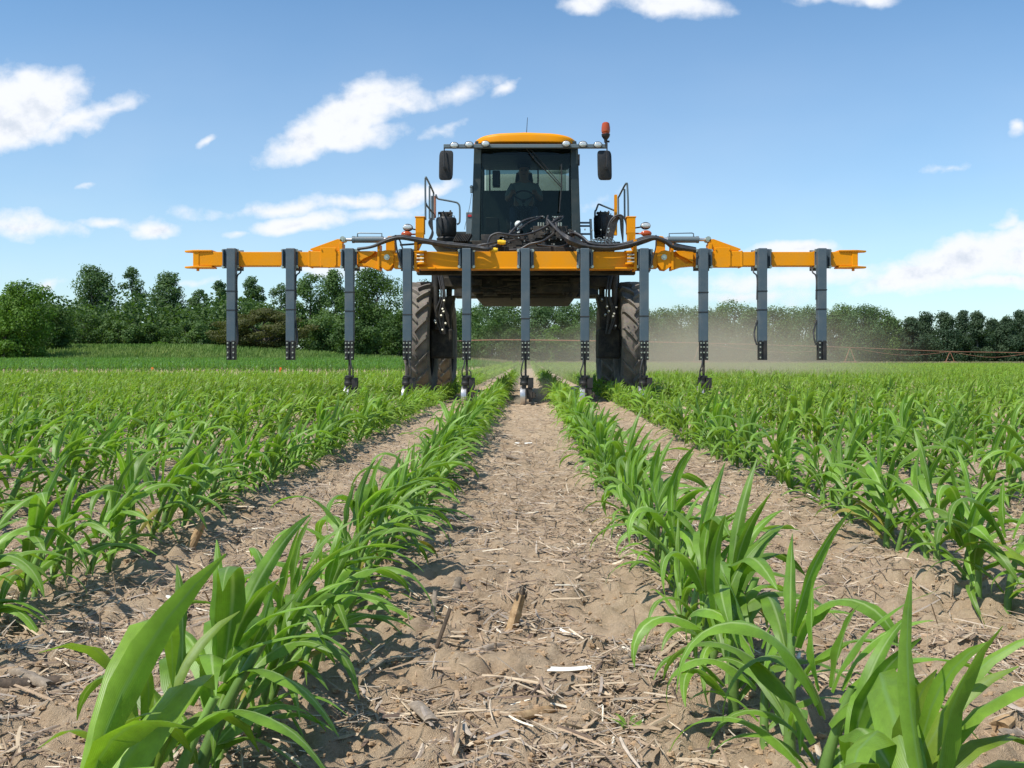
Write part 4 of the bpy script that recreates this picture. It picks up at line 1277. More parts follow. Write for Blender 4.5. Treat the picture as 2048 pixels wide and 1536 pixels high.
# ------------------------------------------------------------------ drop legs
tine_px = [461.5, 580, 698, 814, 933, 1051, 1170, 1289, 1408, 1526, 1645]
straps = {0: (582, 620), 1: (580, 619), 2: (584, 622), 3: (629,), 4: (628,), 5: (637,), 6: (633,), 7: (632,), 8: (584.5, 624), 9: (582, 619.5), 10: (579.5, 618)}
YT = YB - 0.115
for i, tp in enumerate(tine_px):
    leg = empty('drop_leg', (bx(tp), YB, wz(515, YB)))
    leg.parent = machine; leg.location = ORG[leg] - ORG[machine]
    pxc = tp
    x = wx(pxc, YT)
    hw = 0.056
    zt_, zb_ = wz(496, YT), wz(684, YT)
    tb = MB().bb(x - hw, x + hw, YT, YT + 0.10, zb_, zt_)
    tube_o = tb.build('leg_tube', M['slate'], leg, 0.008)
    st_ = MB()
    for sp in straps[i]:
        z = wz(sp, YT); st_.bb(x - hw - .004, x + hw + .004, YT - .004, YT + .104, z - .006, z + .006)
    st_.build('strap', M['black'], tube_o)
    pl = MB()
    xp = bx(tp)
    pl.bb(xp - 0.105, xp + 0.105, YB - 0.0135, YB - 0.0015 - 0.001, wz(537, YB), wz(498, YB))
    pl.bb(xp - 0.085, xp - 0.070, YB - 0.075, YB - 0.0135, wz(533, YB), wz(500, YB))
    pl.bb(xp + 0.070, xp + 0.085, YB - 0.075, YB - 0.0135, wz(533, YB), wz(500, YB))
    plate = pl.build('clamp_plate', M['slate'], leg, 0.004)
    bp = MB().bb(xp - 0.105, xp + 0.105, YB + 0.198, YB + 0.21, wz(539, YB), wz(497, YB))
    bp.build('back_plate', M['slate'], leg)
    bm = MB()
    for dx in (-0.092, 0.092):
        for pz in (501.5, 533.5):
            bm.cyl((xp + dx, YB - 0.030, wz(pz, YB)), (xp + dx, YB + 0.22, wz(pz, YB)), 0.011, 8)
            bm.cyl((xp + dx, YB - 0.028, wz(pz, YB)), (xp + dx, YB - 0.0135, wz(pz, YB)), 0.021, 6)
    bm.build('clamp_bolt', M['zinc'], plate)
    # black shank holder
    zc0, zc1 = wz(720, YT), wz(681, YT)
    hd = MB().bb(x - 0.050, x + 0.050, YT + 0.012, YT + 0.09, zc0, zb_ - 0.001)
    hd.bb(x - 0.054, x - 0.012, YT - 0.004, YT + 0.010, zc0, zc1)
    hd.bb(x + 0.008, x + 0.054, YT - 0.004, YT + 0.010, zc0, zc1)
    holder = hd.build('shank_clamp', M['black'], leg, 0.003)
    hb = MB()
    ncol = (-0.040, -0.002, 0.040) if 2 <= i <= 8 else ((-0.036, 0.036) if i < 2 else (-0.036,))
    for pz in (686, 694, 705, 715):
        for dx in ncol:
            if dx == -0.002 and pz == 715: continue
            bolt(hb, x + dx, YT - 0.004, wz(pz, YT), 0.010, 0.012)
    hb.build('clamp_bolt', M['zinc'], holder)
    if i in (0, 1, 9, 10):
        sx = 1 if i < 2 else -1
        o_ = MB()
        if i == 1: pts = [(x + sx * .058, YT + .05, wz(640, YT)), (x + sx * .075, YT + .05, wz(665, YT)), (x + sx * .085, YT + .03, wz(682, YT)), (x + sx * .07, YT + .02, wz(692, YT))]
        elif i == 0: pts = [(x + sx * .058, YT + .05, wz(600, YT)), (x + sx * .064, YT + .05, wz(640, YT)), (x + sx * .08, YT + .03, wz(676, YT)), (x + sx * .07, YT + .02, wz(690, YT))]
        else: pts = [(x + sx * .058, YT + .05, wz(640, YT)), (x + sx * .095, YT + .05, wz(660, YT)), (x + sx * .10, YT + .03, wz(675, YT)), (x + sx * .075, YT + .02, wz(690, YT))]
        o_.tube(smooth_path(pts), 0.011, 8)
        o_.build('hose', M['hose'], leg); o_ = MB()
        o_.tube(smooth_path([(x + sx * .09, YB + .02, wz(534, YB)), (x + sx * .10, YB - .03, wz(545, YB)), (x + sx * .06, YB - .05, wz(556, YB)), (x + sx * .062, YB - .05, wz(600, YB))]), 0.010, 8)
        o_.build('hose', M['hose'], leg)
        continue
    # working head
    sh = MB().bb(x - 0.013, x + 0.015, YT + 0.02, YT + 0.06, wz(752, YT), zc0 + 0.01)
    sh.build('shank', M['blackdusty'], leg, 0.003)
    hs = MB(); v_ = (i % 2) * 0.012
    sx = -1 if i >= 5 else (1 if i < 4 else -1)
    hs.tube(smooth_path([(x + sx * .02, YT + .0, wz(716, YT)), (x + sx * (.030 + v_), YT - .02, wz(730, YT)), (x + sx * .055, YT - .02, wz(742, YT)), (x + sx * .050, YT - .01, wz(753, YT))]), 0.009, 8)
    if i in (4, 8):
        hs.build('hose', M['hose'], leg); hs = MB()
        q = 1 if i == 4 else -1
        hs.tube(smooth_path([(x + q * .01, YT, wz(740, YT)), (x + q * .04, YT - .01, wz(741, YT)), (x + q * .058, YT - .01, wz(748, YT)), (x + q * .055, YT, wz(756, YT))]), 0.007, 8)
    hs.build('hose', M['hose'], leg)
    mt = MB()
    xm = x - 0.006
    mt.bb(x - 0.050, x + 0.046, YT + 0.0, YT + 0.11, wz(755, YT), wz(751, YT))
    mt.lathe([(0.001, wz(771, YT)), (0.052, wz(771, YT)), (0.056, wz(769, YT)), (0.056, wz(764.5, YT)), (0.049, wz(764, YT)), (0.049, wz(758, YT)), (0.055, wz(757.5, YT)), (0.055, wz(755, YT)), (0.001, wz(755, YT))], (xm - 0.01, YT + 0.05, 0), 'Z', 20)
    mt.bb(x + 0.030, x + 0.102, YT + 0.01, YT + 0.10, wz(776, YT), wz(755.5, YT))
    mt.bb(x - 0.045, x + 0.01, YT + 0.01, YT + 0.1, wz(777, YT), wz(770, YT))
    mt.build('gear_motor', M['black'], leg, 0.003)
    gd = MB()
    gd.bb(x + 0.016, x + 0.088, YT + 0.02, YT + 0.10, wz(796, YT), wz(776, YT))
    gd.bb(x + 0.040, x + 0.078, YT + 0.02, YT + 0.10, wz(804, YT), wz(795, YT))
    gd.bb(x + 0.085, x + 0.122, YT + 0.03, YT + 0.09, wz(796, YT), wz(784, YT))
    gd.cyl((x + 0.122, YT + 0.06, wz(790, YT)), (x + 0.132, YT + 0.06, wz(790, YT)), 0.028, 12)
    gd.build('gearbox', M['blackdusty'], leg, 0.004)
    zw, rw = 0.112, 0.128
    dk = MB()
    prof = [(rw - 0.055, 0.0), (rw, 0.002), (rw + .002, -0.004), (rw, -0.062), (rw - 0.006, -0.066), (rw - 0.012, -0.062), (rw - 0.014, -0.01), (rw - 0.055, -0.008)]
    dk.lathe(prof + [prof[0]], (x - 0.004, YT + 0.10, zw), 'X', 36)
    dk.lathe([(0.001, -0.05), (0.03, -0.05), (0.03, -0.008), (0.075, -0.008), (0.075, 0.0), (0.001, 0.0)], (x - 0.004, YT + 0.10, zw), 'X', 20)
    dk.build('cutting_drum', M['steel'], leg)
    MB().prism([(x - 0.002, wz(776, YT)), (x + 0.015, wz(776, YT)), (x + 0.015, wz(806, YT)), (x + 0.008, wz(816, YT)), (x - 0.001, wz(816, YT))], YT - 0.03, YT + 0.05).build('coulter_blade', M['blackdusty'], leg)

# ------------------------------------------------------------------ wheels
def make_wheel(xc, yc, r, w):
    root = empty('wheel', (xc, yc, r - 0.03))
    root.parent = machine; root.location = ORG[root] - ORG[machine]
    c = ORG[root]; hw = w / 2; rc = r - 0.058
    prof = [(r * 0.60, -hw * 0.75), (r * 0.66, -hw * 0.95), (r * 0.80, -hw * 1.04), (rc * 0.95, -hw * 0.98), (rc * 0.985, -hw * 0.88), (rc, -hw * 0.5), (rc + 0.004, 0)]
    prof = prof + [(a, -b) for a, b in reversed(prof[:-1])]
    mb = MB(); mb.lathe(prof, c, 'X', 64)
    tyre = mb.build('tyre', M['tyre'], root)
    NL = 21
    lg = MB()
    for side in (-1, 1):
        for k in range(NL):
            th0 = 2 * math.pi * (k + (0.5 if side > 0 else 0)) / NL
            rings = []
            for q in range(7):
                t = q / 6
                ax = (-0.012 + (hw + 0.014) * t)
                th = th0 + 0.235 * t ** 0.9
                wd = (0.044 + 0.012 * t) / r
                top = r - 0.002 - 0.010 * t ** 3 if q < 6 else r - 0.06
                bot = rc - 0.012 if q < 5 else rc - 0.06
                if q == 6: bot = rc - 0.10
                ring = []
                for (dth, rr_) in ((-wd / 2 * 1.35, bot), (-wd / 2 * 0.8, top), (wd / 2 * 0.8, top), (wd / 2 * 1.35, bot)):
                    a = th + dth
                    # angle 0 is the front of the tyre (towards -Y), growing upwards
                    ring.append(c + Vector((side * ax, -rr_ * math.cos(a), rr_ * math.sin(a))))
                rings.append(ring)
            lg.loft(rings)
    lo_ = lg.build('tread_lugs', M['tyre'], tyre)
    rim = MB().lathe([(0.05, -0.02), (0.16, -0.03), (0.2, -0.09), (r * 0.5, -0.10), (r * 0.56, -hw * 0.7), (r * 0.61, -hw * 0.76), (r * 0.60, -hw * 0.6), (r * 0.58, hw * 0.6), (r * 0.61, hw * 0.76)], c, 'X', 40)
    rm = rim.build('rim', M['under'], root)
    hb_ = MB()
    for k in range(8):
        a = k * math.pi / 4
        for sd in (-1, 1): hb_.cyl(c + Vector((sd * .10, .12 * math.cos(a), .12 * math.sin(a))), c + Vector((sd * .0, .12 * math.cos(a), .12 * math.sin(a))), 0.014, 8)
    hb_.cyl(c + Vector((-.12, 0, 0)), c + Vector((.12, 0, 0)), 0.09, 16)
    hb_.build('hub', M['blackdusty'], rm)
    return root


for s in (-1, 1):
    make_wheel(MX + s * 1.535, 14.1, 0.885, 0.345)
    make_wheel(MX + s * 1.500, 17.4, 0.885, 0.345)

# ------------------------------------------------------------------ chassis
def C(px, Y): return wx(px, Y)
ch = MB()
Yf = 12.62
ch.bb(C(833, Yf), C(1271, Yf), Yf, Yf + 0.14, wz(549, Yf), wz(540, Yf))           # black lip under the boom
ch.bb(C(930, Yf), C(1172, Yf), Yf - 0.2, Yf + 0.8, wz(540, Yf), wz(497, Yf))
ch.bb(C(836, Yf), C(1268, Yf), Yf - 0.08, Yf + 0.08, wz(539, Yf), wz(505, Yf))
ch.bb(MX - 0.98, MX + 0.98, 13.3, 19.2, 1.86, 2.25)
ch.bb(MX - 1.30, MX + 1.30, 13.75, 14.35, 1.72, 2.06)
ch.bb(MX - 1.30, MX + 1.30, 17.1, 17.7, 1.72, 2.06)
frame = ch.build('chassis', M['under'], machine, 0.01)
rgm = random.Random(9)
ub = MB()
Y1 = 13.5
ub.bb(C(944, Y1), C(1158, Y1), Y1, Y1 + 3.5, wz(585, Y1), wz(552, Y1))
ub.bb(C(950, Y1), C(1134, Y1), Y1 + 0.3, Y1 + 1.6, wz(593.5, Y1) , wz(585, Y1))
ub.bb(C(866, Y1), C(946, Y1), Y1 + 0.15, Y1 + 0.5, wz(572, Y1), wz(552, Y1))
ub.bb(C(1158, Y1), C(1236, Y1), Y1 + 0.15, Y1 + 0.5, wz(572, Y1), wz(552, Y1))
ub.build('belly_pan', M['under'], frame, 0.01)
bt_ = MB()
for k in range(26):
    px = rgm.uniform(945, 1150); py = rgm.uniform(556, 590); w_ = rgm.uniform(0.03, 0.2); h_ = rgm.uniform(0.02, 0.06)
    bt_.box((C(px, Y1), Y1 - rgm.uniform(0.0, 0.06), wz(py, Y1)), (w_, 0.07, h_))
for k in range(9):
    x0 = rgm.uniform(950, 1100); py = rgm.uniform(554, 590)
    bt_.tube(smooth_path([P(x0, py, Y1 - .05), P(x0 + 25, py + rgm.uniform(-5, 5), Y1 - .08), P(x0 + 55, py + rgm.uniform(-4, 4), Y1 - .05)]), 0.012, 6)
bt_.cyl(P(1139, 594, Y1), P(1142, 586, Y1), 0.03, 10); bt_.cyl(P(1023, 600, Y1), P(1023, 590, Y1), 0.014, 8)
bt_.bb(C(1160, Y1), C(1198, Y1), Y1, Y1 + .05, wz(592, Y1), wz(588.5, Y1))
bt_.build('pipe_work', M['under'], frame, 0.003)

for s in (-1, 1):
    def mx(p): return p if s < 0 else 2102 - p
    Yl = 13.62
    L = MB()
    L.tube([P(mx(873), 545, Yl), P(mx(873), 615, Yl), P(mx(874), 660, Yl)], [0.044, 0.040, 0.05], 12)
    L.tube([P(mx(899), 552, Yl + .3), P(mx(898), 600, Yl + .3), P(mx(896), 655, Yl + .3)], [0.045, 0.042, 0.05], 12)
    L.tube([P(mx(872), 600, Yl + .2), P(mx(884), 645, Yl + .2)], 0.05, 10)
    L.bb(C(mx(863), 13.9), C(mx(909), 13.9), 13.9, 14.3, wz(575, 13.9), wz(546, 13.9))
    # tapering knuckle
    L.prism([(C(mx(a), 13.8), wz(b, 13.8)) for a, b in ((866, 596), (908, 590), (903, 612), (898, 634), (900, 658), (868, 664), (862, 640))], 13.85, 14.2)
    leg_o = L.build('wheel_leg', M['blackdusty'] if s > 0 else M['under'], machine, 0.006)
    G = MB()
    G.bb(C(mx(860), 13.7), C(mx(905), 13.7), 13.7, 14.25, wz(717, 13.7), wz(657, 13.7))
    G.bb(C(mx(856), 13.8), C(mx(884), 13.8), 13.8, 14.4, wz(800, 13.8) , wz(700, 13.8)) if False else None
    G.build('final_drive', M['under'], leg_o, 0.03)
    H = MB()
    for k in range(5):
        o = rgm.uniform(-4, 4)
        H.tube(smooth_path([P(mx(880 + o), 548, Yl - .05), P(mx(886 + o), 590, Yl - .1), P(mx(878 + 2 * o), 630, Yl - .08), P(mx(886 + o), 668, Yl - .05)]), 0.012, 7)
    H.build('hydraulic_line', M['hose'], leg_o)
    F_ = MB()
    for k in range(8):
        p = P(mx(rgm.uniform(868, 900)), rgm.uniform(600, 668), Yl - .1)
        F_.cyl(p, p + Vector((0, -0.04, 0.02)), 0.014, 8)
    F_.build('fitting', M['zinc'], leg_o)
    # air spring canister on top of the leg
    Yc_ = 13.95
    xc = C(892.5 if s < 0 else 1208, Yc_); dz = 0 if s < 0 else 0.03
    A = MB().lathe([(0.001, wz(486, Yc_)), (0.125, wz(484, Yc_)), (0.145, wz(478, Yc_)), (0.120, wz(474, Yc_)), (0.135, wz(472, Yc_)), (0.150, wz(466, Yc_)), (0.152, wz(440, Yc_)), (0.140, wz(436, Yc_)), (0.001, wz(434, Yc_))], (xc, Yc_, dz), 'Z', 26)
    A.tube([(xc - .06, Yc_ - .15, wz(438, Yc_)), (xc - .05, Yc_ - .17, wz(455, Yc_)), (xc - .06, Yc_ - .16, wz(474, Yc_))], 0.012, 6)
    air = A.build('air_spring', M['black'], machine)
    T = MB().cyl((xc - 0.02, Yc_, wz(435, Yc_)), (xc - 0.02, Yc_, wz(426, Yc_)), 0.075, 14).bb(xc - .11, xc + .08, Yc_ - .05, Yc_ + .05, wz(428, Yc_), wz(424.5, Yc_))
    for k in range(7):
        xx = xc + rgm.uniform(-.13, .11); T.cyl((xx, Yc_ + rgm.uniform(-.08, .05), wz(434, Yc_)), (xx + rgm.uniform(-.01, .01), Yc_, wz(rgm.uniform(421, 427), Yc_)), rgm.uniform(.006, .014), 7)
    T.tube([(xc + .03, Yc_, wz(431, Yc_)), (xc + .12, Yc_, wz(432, Yc_)), (xc + .12, Yc_, wz(436, Yc_))], 0.006, 6)
    T.build('valve_head', M['blackdusty'], air)

# platform deck, steps, handrails
MB().bb(C(1160, 13.2), C(1240, 13.2), 13.15, 14.9, wz(489, 13.2), wz(484, 13.2)).build('platform', M['cabgrey'], machine, 0.005)
dk = MB()
dk.bb(C(862, 13.2), C(944, 13.2), 13.15, 14.9, wz(489, 13.2), wz(484, 13.2))
deck = dk.build('platform', M['cabgrey'], machine, 0.005)
gr = MB()
for k in range(9):
    p = P(912 + k * 3.4, 484, 13.1); gr.box(p + Vector((0, 0.0, 0.05)), (0.012, 0.25, 0.12), Matrix.Rotation(0.5, 3, 'Y'))
gr.build('grating', M['blackdusty'], deck)
gp = MB().bb(C(906, 14.2), C(935, 14.2), 14.2, 14.6, wz(481, 14.2), wz(463, 14.2)).build('side_box', M['cabgrey'], deck, 0.01)
rl = MB()
def rail(pts, Y, r=0.0135, k=5): rl.tube(smooth_path([P(a, b, Y + (c[0] if c else 0)) for a, b, *c in pts], k), r, 8)
rail([(851, 440), (850.8, 400), (850.5, 362), (851.5, 355.5), (853.5, 357, .1), (866, 383, .7), (867, 392, .75), (867.5, 440, .75)], 13.2, k=3)
rail([(859, 372, .4), (859, 438, .4)], 13.2)
rail([(851, 405), (855, 413, .2), (867, 427, .7)], 13.2)
rail([(864, 392, .6), (864, 436, .6)], 13.2, 0.018)
rail([(871.5, 389), (873, 393), (876, 397.5), (888, 400), (909, 404), (916, 407), (919.3, 415), (919.5, 440), (918, 446), (914, 449)], 14.0, k=4)
rl.build('handrail', M['grey'], machine)
rl = MB()
rail([(1256.5, 434), (1256, 400), (1254.5, 370), (1253, 367), (1250, 370, .1), (1238, 393, .6), (1236.5, 398, .65), (1237, 440, .65)], 13.2, k=3)
rail([(1249, 378, .3), (1249.5, 436, .3)], 13.2)
rail([(1190, 474), (1190, 426), (1192, 421), (1196, 410), (1198, 408.5), (1201, 409.5), (1229, 421)], 14.0, k=4)
rl.build('handrail', M['grey'], machine)
MB().bb(C(1229, 13.6), C(1234.5, 13.6), 13.6, 13.68, wz(470, 13.6), wz(389, 13.6)).build('gate_post', M['orange'], machine, 0.003)
MB().bb(C(868, 13.9), C(871.5, 13.9), 13.9, 13.96, wz(435, 13.9), wz(392, 13.9)).build('gate_post', M['rust'], machine, 0.003)
ld = MB()
for py in (445.5, 452, 468): ld.tube([P(1160, py, 13.5), P(1182, py, 13.5)], 0.014, 8)
ld.tube([P(1181, 438, 13.5), P(1183, 480, 13.5)], 0.018, 8)
ld.build('ladder', M['grey'], machine)
sb = MB().bb(C(932, 13.7), C(946, 13.7), 13.7, 13.9, wz(490, 13.7), wz(424, 13.7)).build('side_post', M['grey'], machine, 0.01)
MB().bb(C(935.5, 13.7), C(943, 13.7), 13.69, 13.7 - 0.001, wz(433.5, 13.7), wz(429.5, 13.7)).build('reflector', M['red'], sb)

# ------------------------------------------------------------------ cab
cab = empty('cab', (C(1051, 13.4), 14.2, wz(490, 13.4)))
cab.parent = machine; cab.location = ORG[cab] - ORG[machine]
YC = 13.35


def rrect(cx, cy, hx, hy, z, n=5.0, k=40):
    out = []
    for i in range(k):
        a = 2 * math.pi * i / k
        c_, s_ = math.cos(a), math.sin(a)
        out.append(Vector((cx + hx * math.copysign(abs(c_) ** (2 / n), c_), cy + hy * math.copysign(abs(s_) ** (2 / n), s_), z)))
    return out


cxr = C(1051, YC - 0.12)
rings = []
zb0 = wz(283, YC - 0.12)
hxr = (C(1155.5, YC - .12) - C(946.5, YC - .12)) / 2
for (sx_, z) in ((sx2 * 1.03, z2 * 1.35 if z2 > 0 else z2) for sx2, z2 in ((0.93, -0.015), (0.99, -0.012), (1.0, -0.005), (1.0, 0.06), (0.99, 0.078), (0.955, 0.092), (0.80, 0.104), (0.55, 0.116), (0.25, 0.122), (0.03, 0.123))):
    rings.append(rrect(cxr, YC + 0.78, hxr * sx_, 0.92 * (1 - (1 - sx_) * 0.8), zb0 + z))
rb = MB().loft(rings)
for v_ in rb.v:
    if v_.z > zb0 + 0.03: v_.z -= 0.055 * ((v_.x - cxr) / hxr) ** 2 * min(1, (v_.z - zb0 - 0.03) / 0.05)
roof = rb.build('roof', M['orange'], cab)
ab = MB().lathe([(0.075, 0), (0.072, 0.012), (0.05, 0.024), (0.02, 0.03), (0.001, 0.031)], (C(1050, 13.6), 13.9, zb0 + 0.155), 'Z', 20)
ab.build('antenna_base', M['cap_yellow'], roof)
MB().tube([P(1053, 268, 13.9), P(1055, 235, 13.9)], 0.006, 6, 0.004).build('antenna', M['black'], roof)
fr = MB()
fr.bb(C(950, YC - .03), C(1153, YC - .03), YC - 0.03, YC + 1.6, wz(290.5, YC), wz(282.5, YC))
# A pillars follow the widening cab
for s in (-1, 1):
    def mx(p): return p if s < 0 else 2104 - p
    for (a0, b0, a1, b1, y0, y1) in ((948, 290.3, 962, 0, YC, YC + 0.09),):
        x00, x01 = C(mx(948), YC), C(mx(963), YC); x10, x11 = C(mx(942), YC), C(mx(960), YC)
        zt2, zb2 = wz(290.3, YC), wz(490, YC)
        fr.add([(x00, y0, zt2), (x01, y0, zt2), (x11, y0, zb2), (x10, y0, zb2), (x00, y1, zt2), (x01, y1, zt2), (x11, y1, zb2), (x10, y1, zb2)],
               [(0, 1, 2, 3), (4, 7, 6, 5), (0, 4, 5, 1), (1, 5, 6, 2), (2, 6, 7, 3), (3, 7, 4, 0)])
    xr_, xr2 = C(mx(950), YC), C(mx(944), YC)
    for yb_ in (YC + 0.85, YC + 1.52):
        fr.add([(xr_, yb_, wz(290, YC)), (xr_ - s * .05, yb_, wz(290, YC)), (xr2 - s * .05, yb_, wz(490, YC)), (xr2, yb_, wz(490, YC)), (xr_, yb_ + .08, wz(290, YC)), (xr_ - s * .05, yb_ + .08, wz(290, YC)), (xr2 - s * .05, yb_ + .08, wz(490, YC)), (xr2, yb_ + .08, wz(490, YC))],
               [(0, 1, 2, 3), (4, 7, 6, 5), (0, 4, 5, 1), (1, 5, 6, 2), (2, 6, 7, 3), (3, 7, 4, 0)])
    fr.bb(C(mx(942), YC), C(mx(945), YC), YC + .05, YC + 1.55, wz(492, YC), wz(455, YC))
fr.bb(C(944, YC), C(1158, YC), YC + 0.0, YC + 1.58, wz(494, YC), wz(482, YC))
fr.bb(C(948, YC), C(1156, YC), YC + 1.50, YC + 1.56, wz(482, YC), wz(382, 14.9))
fr.bb(C(950, YC), C(1154, YC), YC + 1.50, YC + 1.56, wz(326, 14.9), wz(290.6, YC))
for xa_, xb_ in ((948, 959), (1147, 1156)): fr.bb(C(xa_, YC), C(xb_, YC), YC + 1.50, YC + 1.56, wz(326, 14.9), wz(382, 14.9))
fr.bb(C(962, YC), C(1141, YC), YC + 0.05, YC + 1.50, wz(298, YC), wz(291, YC))
fo = fr.build('cab_frame', M['cabgrey'], cab, 0.012)
wsd = MB()
gx0, gx1, gz0, gz1 = C(960, YC), C(1143, YC), wz(482, YC), wz(291, YC)
cols_ = 9
def glx(t): return gx0 + (gx1 - gx0) * t
rg_f = [Vector((glx(k / cols_), YC + 0.03 - 0.05 * math.sin(math.pi * k / cols_), 0)) for k in range(cols_ + 1)]
vs = [v + Vector((0, 0, z)) for z in (gz0, gz1) for v in rg_f]
n_ = cols_ + 1
wsd.add(vs, [(k, k + 1, n_ + k + 1, n_ + k) for k in range(cols_)], True)
wind = wsd.build('windshield', M['glass'], cab)
for s in (-1, 1):
    xs_ = C(947 if s < 0 else 1156, YC)
    MB().add([(xs_, YC + .1, gz0), (xs_, YC + 1.5, gz0), (xs_, YC + 1.5, gz1), (xs_, YC + .1, gz1)], [(0, 1, 2, 3)]).build('side_window', M['glass'], cab)
MB().add([(C(962, YC), YC + 1.54, wz(382, 14.9)), (C(1141, YC), YC + 1.54, wz(382, 14.9)), (C(1141, YC), YC + 1.54, wz(326, 14.9)), (C(962, YC), YC + 1.54, wz(326, 14.9))], [(0, 1, 2, 3)]).build('rear_window', M['glass'], cab)
wp_ = MB()
wp_.tube([P(1046, 287, YC - .06), P(1066, 315, YC - .08), P(1122, 374, YC - .08)], 0.008, 6)
wp_.tube([P(1052, 290, YC - .06), P(1076, 315, YC - .08), P(1124, 372, YC - .08)], 0.006, 6)
wp_.tube([P(1123, 328, YC - .07), P(1123, 372, YC - .08), P(1119, 424, YC - .06)], 0.011, 6)
wp_.box(P(1049, 290, YC - .05), (0.14, 0.05, 0.05)); wp_.cyl(P(1066, 314, YC - .11), P(1066, 314, YC - .06), 0.018, 8)
wp_.build('wiper', M['black'], cab)
it = MB()
for px in (1052, 1076, 980): it.bb(C(px - 1.5, 14.9), C(px + 1.5, 14.9), 14.82, 14.84, wz(388, 14.9), wz(322, 14.9))
it.bb(C(962, 13.8), C(1142, 13.8), 13.6, 14.7, wz(315, 13.8), wz(304, 13.8))
it.bb(C(985, 13.8), C(1000, 13.8), 13.75, 13.95, wz(372, 13.8), wz(342, 13.8))
it.bb(C(970, 13.7), C(996, 13.7), 13.9, 14.6, wz(486, 13.7), wz(430, 13.7))
it.tube([P(1047, 480, 13.65), P(1047, 415, 13.9)], 0.05, 10)
it.tube([P(966, 460, 13.6), P(964, 400, 13.6), P(968, 345, 13.6)], 0.012, 8)
it.build('console', M['black'], cab, 0.01)
swl = MB(); cw = P(1047, 402, 13.85)
pts_ = [cw + Vector((0.17 * math.cos(a), 0.055 * math.sin(a), 0.16 * math.sin(a))) for a in [2 * math.pi * k / 24 for k in range(25)]]
swl.tube(pts_, 0.013, 8, caps=False)
for a in (0.5, 2.6, 4.7): swl.tube([cw, cw + Vector((0.17 * math.cos(a), 0.055 * math.sin(a), 0.16 * math.sin(a)))], 0.010, 6)
swl.ball(cw, 0.03, 10); swl.build('steering_wheel', M['seat'], cab)
se = MB(); sz = 2.62; sxx = C(1048, 14.3)
se.loft([rrect(sxx, 14.30, .25, .25, sz - .10), rrect(sxx, 14.30, .27, .27, sz), rrect(sxx, 14.30, .26, .26, sz + .06), rrect(sxx, 14.30, .20, .2, sz + .08)])
se.loft([rrect(sxx, 14.58, .23, .06, sz), rrect(sxx, 14.60, .26, .075, sz + .25), rrect(sxx, 14.63, .24, .07, sz + .55), rrect(sxx, 14.64, .15, .05, sz + .62)])
se.loft([rrect(sxx, 14.66, .12, .05, sz + .64), rrect(sxx, 14.66, .14, .055, sz + .72), rrect(sxx, 14.66, .12, .05, sz + .84)])
se.bb(sxx - .15, sxx + .15, 14.15, 14.5, 2.24, sz - .1)
se.build('seat', M['seat'], cab)

# light bar, lamps, mirrors, beacon
Yq = YC - 0.16
lb = MB().bb(C(887, Yq), C(1215, Yq), Yq, Yq + 0.07, wz(295.5, Yq), wz(288, Yq))
bar = lb.build('light_bar', M['grey'], cab, 0.006)
for px, py in ((908.5, 290.5), (938, 289), (971, 287.5), (1132.5, 287.5), (1166, 288.5), (1196, 289.5)):
    q = P(px, py, Yq - .05)
    h = MB()
    h.loft([[q + Vector((rx * math.cos(a), yo, rz_ * math.sin(a))) for a in [2 * math.pi * k / 20 for k in range(20)]] for (rx, rz_, yo) in ((0.052, 0.036, 0.0), (0.062, 0.046, 0.0), (0.060, 0.044, 0.03), (0.035, 0.025, 0.06))])
    ho = h.build('work_light', M['black'], bar)
    MB().ball(q + Vector((0, 0.002, 0)), 0.052, 16, (1.05, 0.3, 0.76)).build('lens', M['lamp'], ho)
for s, x0, x1, xa, ytop in ((-1, 878, 906, 888.5, 296), (1, 1195, 1223.5, 1214, 286)):
    xc = C((x0 + x1) / 2, Yq); hwm = (C(x1, Yq) - C(x0, Yq)) / 2; z0m, z1m = wz(359.5, Yq), wz(301, Yq)
    rr_ = []
    for (yo, f_) in ((0.09, 0.90), (0.085, 0.98), (0.05, 1.0), (0.015, 0.97), (0.0, 0.84)):
        ring = []
        for k in range(28):
            a = 2 * math.pi * k / 28; c_, s__ = math.cos(a), math.sin(a); zc_ = (z0m + z1m) / 2; hz = (z1m - z0m) / 2
            ring.append(Vector((xc + hwm * f_ * math.copysign(abs(c_) ** 0.32, c_) + (0.012 * s * s__ * -1), Yq - 0.02 - yo + 0.09, zc_ + hz * (1 - (1 - f_) * 0.5) * math.copysign(abs(s__) ** 0.32, s__))))
        rr_.append(ring)
    mo = MB().loft(rr_).build('mirror', M['seat'] if s < 0 else M['black'], cab)
    ar = MB().tube([P(xa, ytop, Yq - .05), P(xa, 328, Yq - .08), P(xa - s * 1, 338, Yq - .08)], 0.009, 8).cyl(P(xa - s, 336, Yq - .1), P(xa - s, 336, Yq - .02), 0.02, 10)
    ar.build('mirror_arm', M['black'], mo)
bq = P(1211.5, 262, Yq)
bc = MB().lathe([(0.001, -.075), (0.050, -.072), (0.052, -.03), (0.046, -.028), (0.058, -.02), (0.062, 0.0), (0.060, .05), (0.050, .105), (0.035, .118), (0.001, .122)], bq, 'Z', 24)
beac = bc.build('beacon', M['amber'], cab)
MB().lathe([(0.001, -.16), (0.022, -.16), (0.024, -.12), (0.040, -.10), (0.056, -.075), (0.060, -.05), (0.060, -.044), (0.001, -.044)], bq, 'Z', 20).cyl(P(1211.5, 292, Yq), P(1211.5, 270, Yq), 0.010, 8).cyl(P(1213, 283, Yq), P(1219, 283, Yq), 0.014, 8).build('beacon_mount', M['black'], beac)
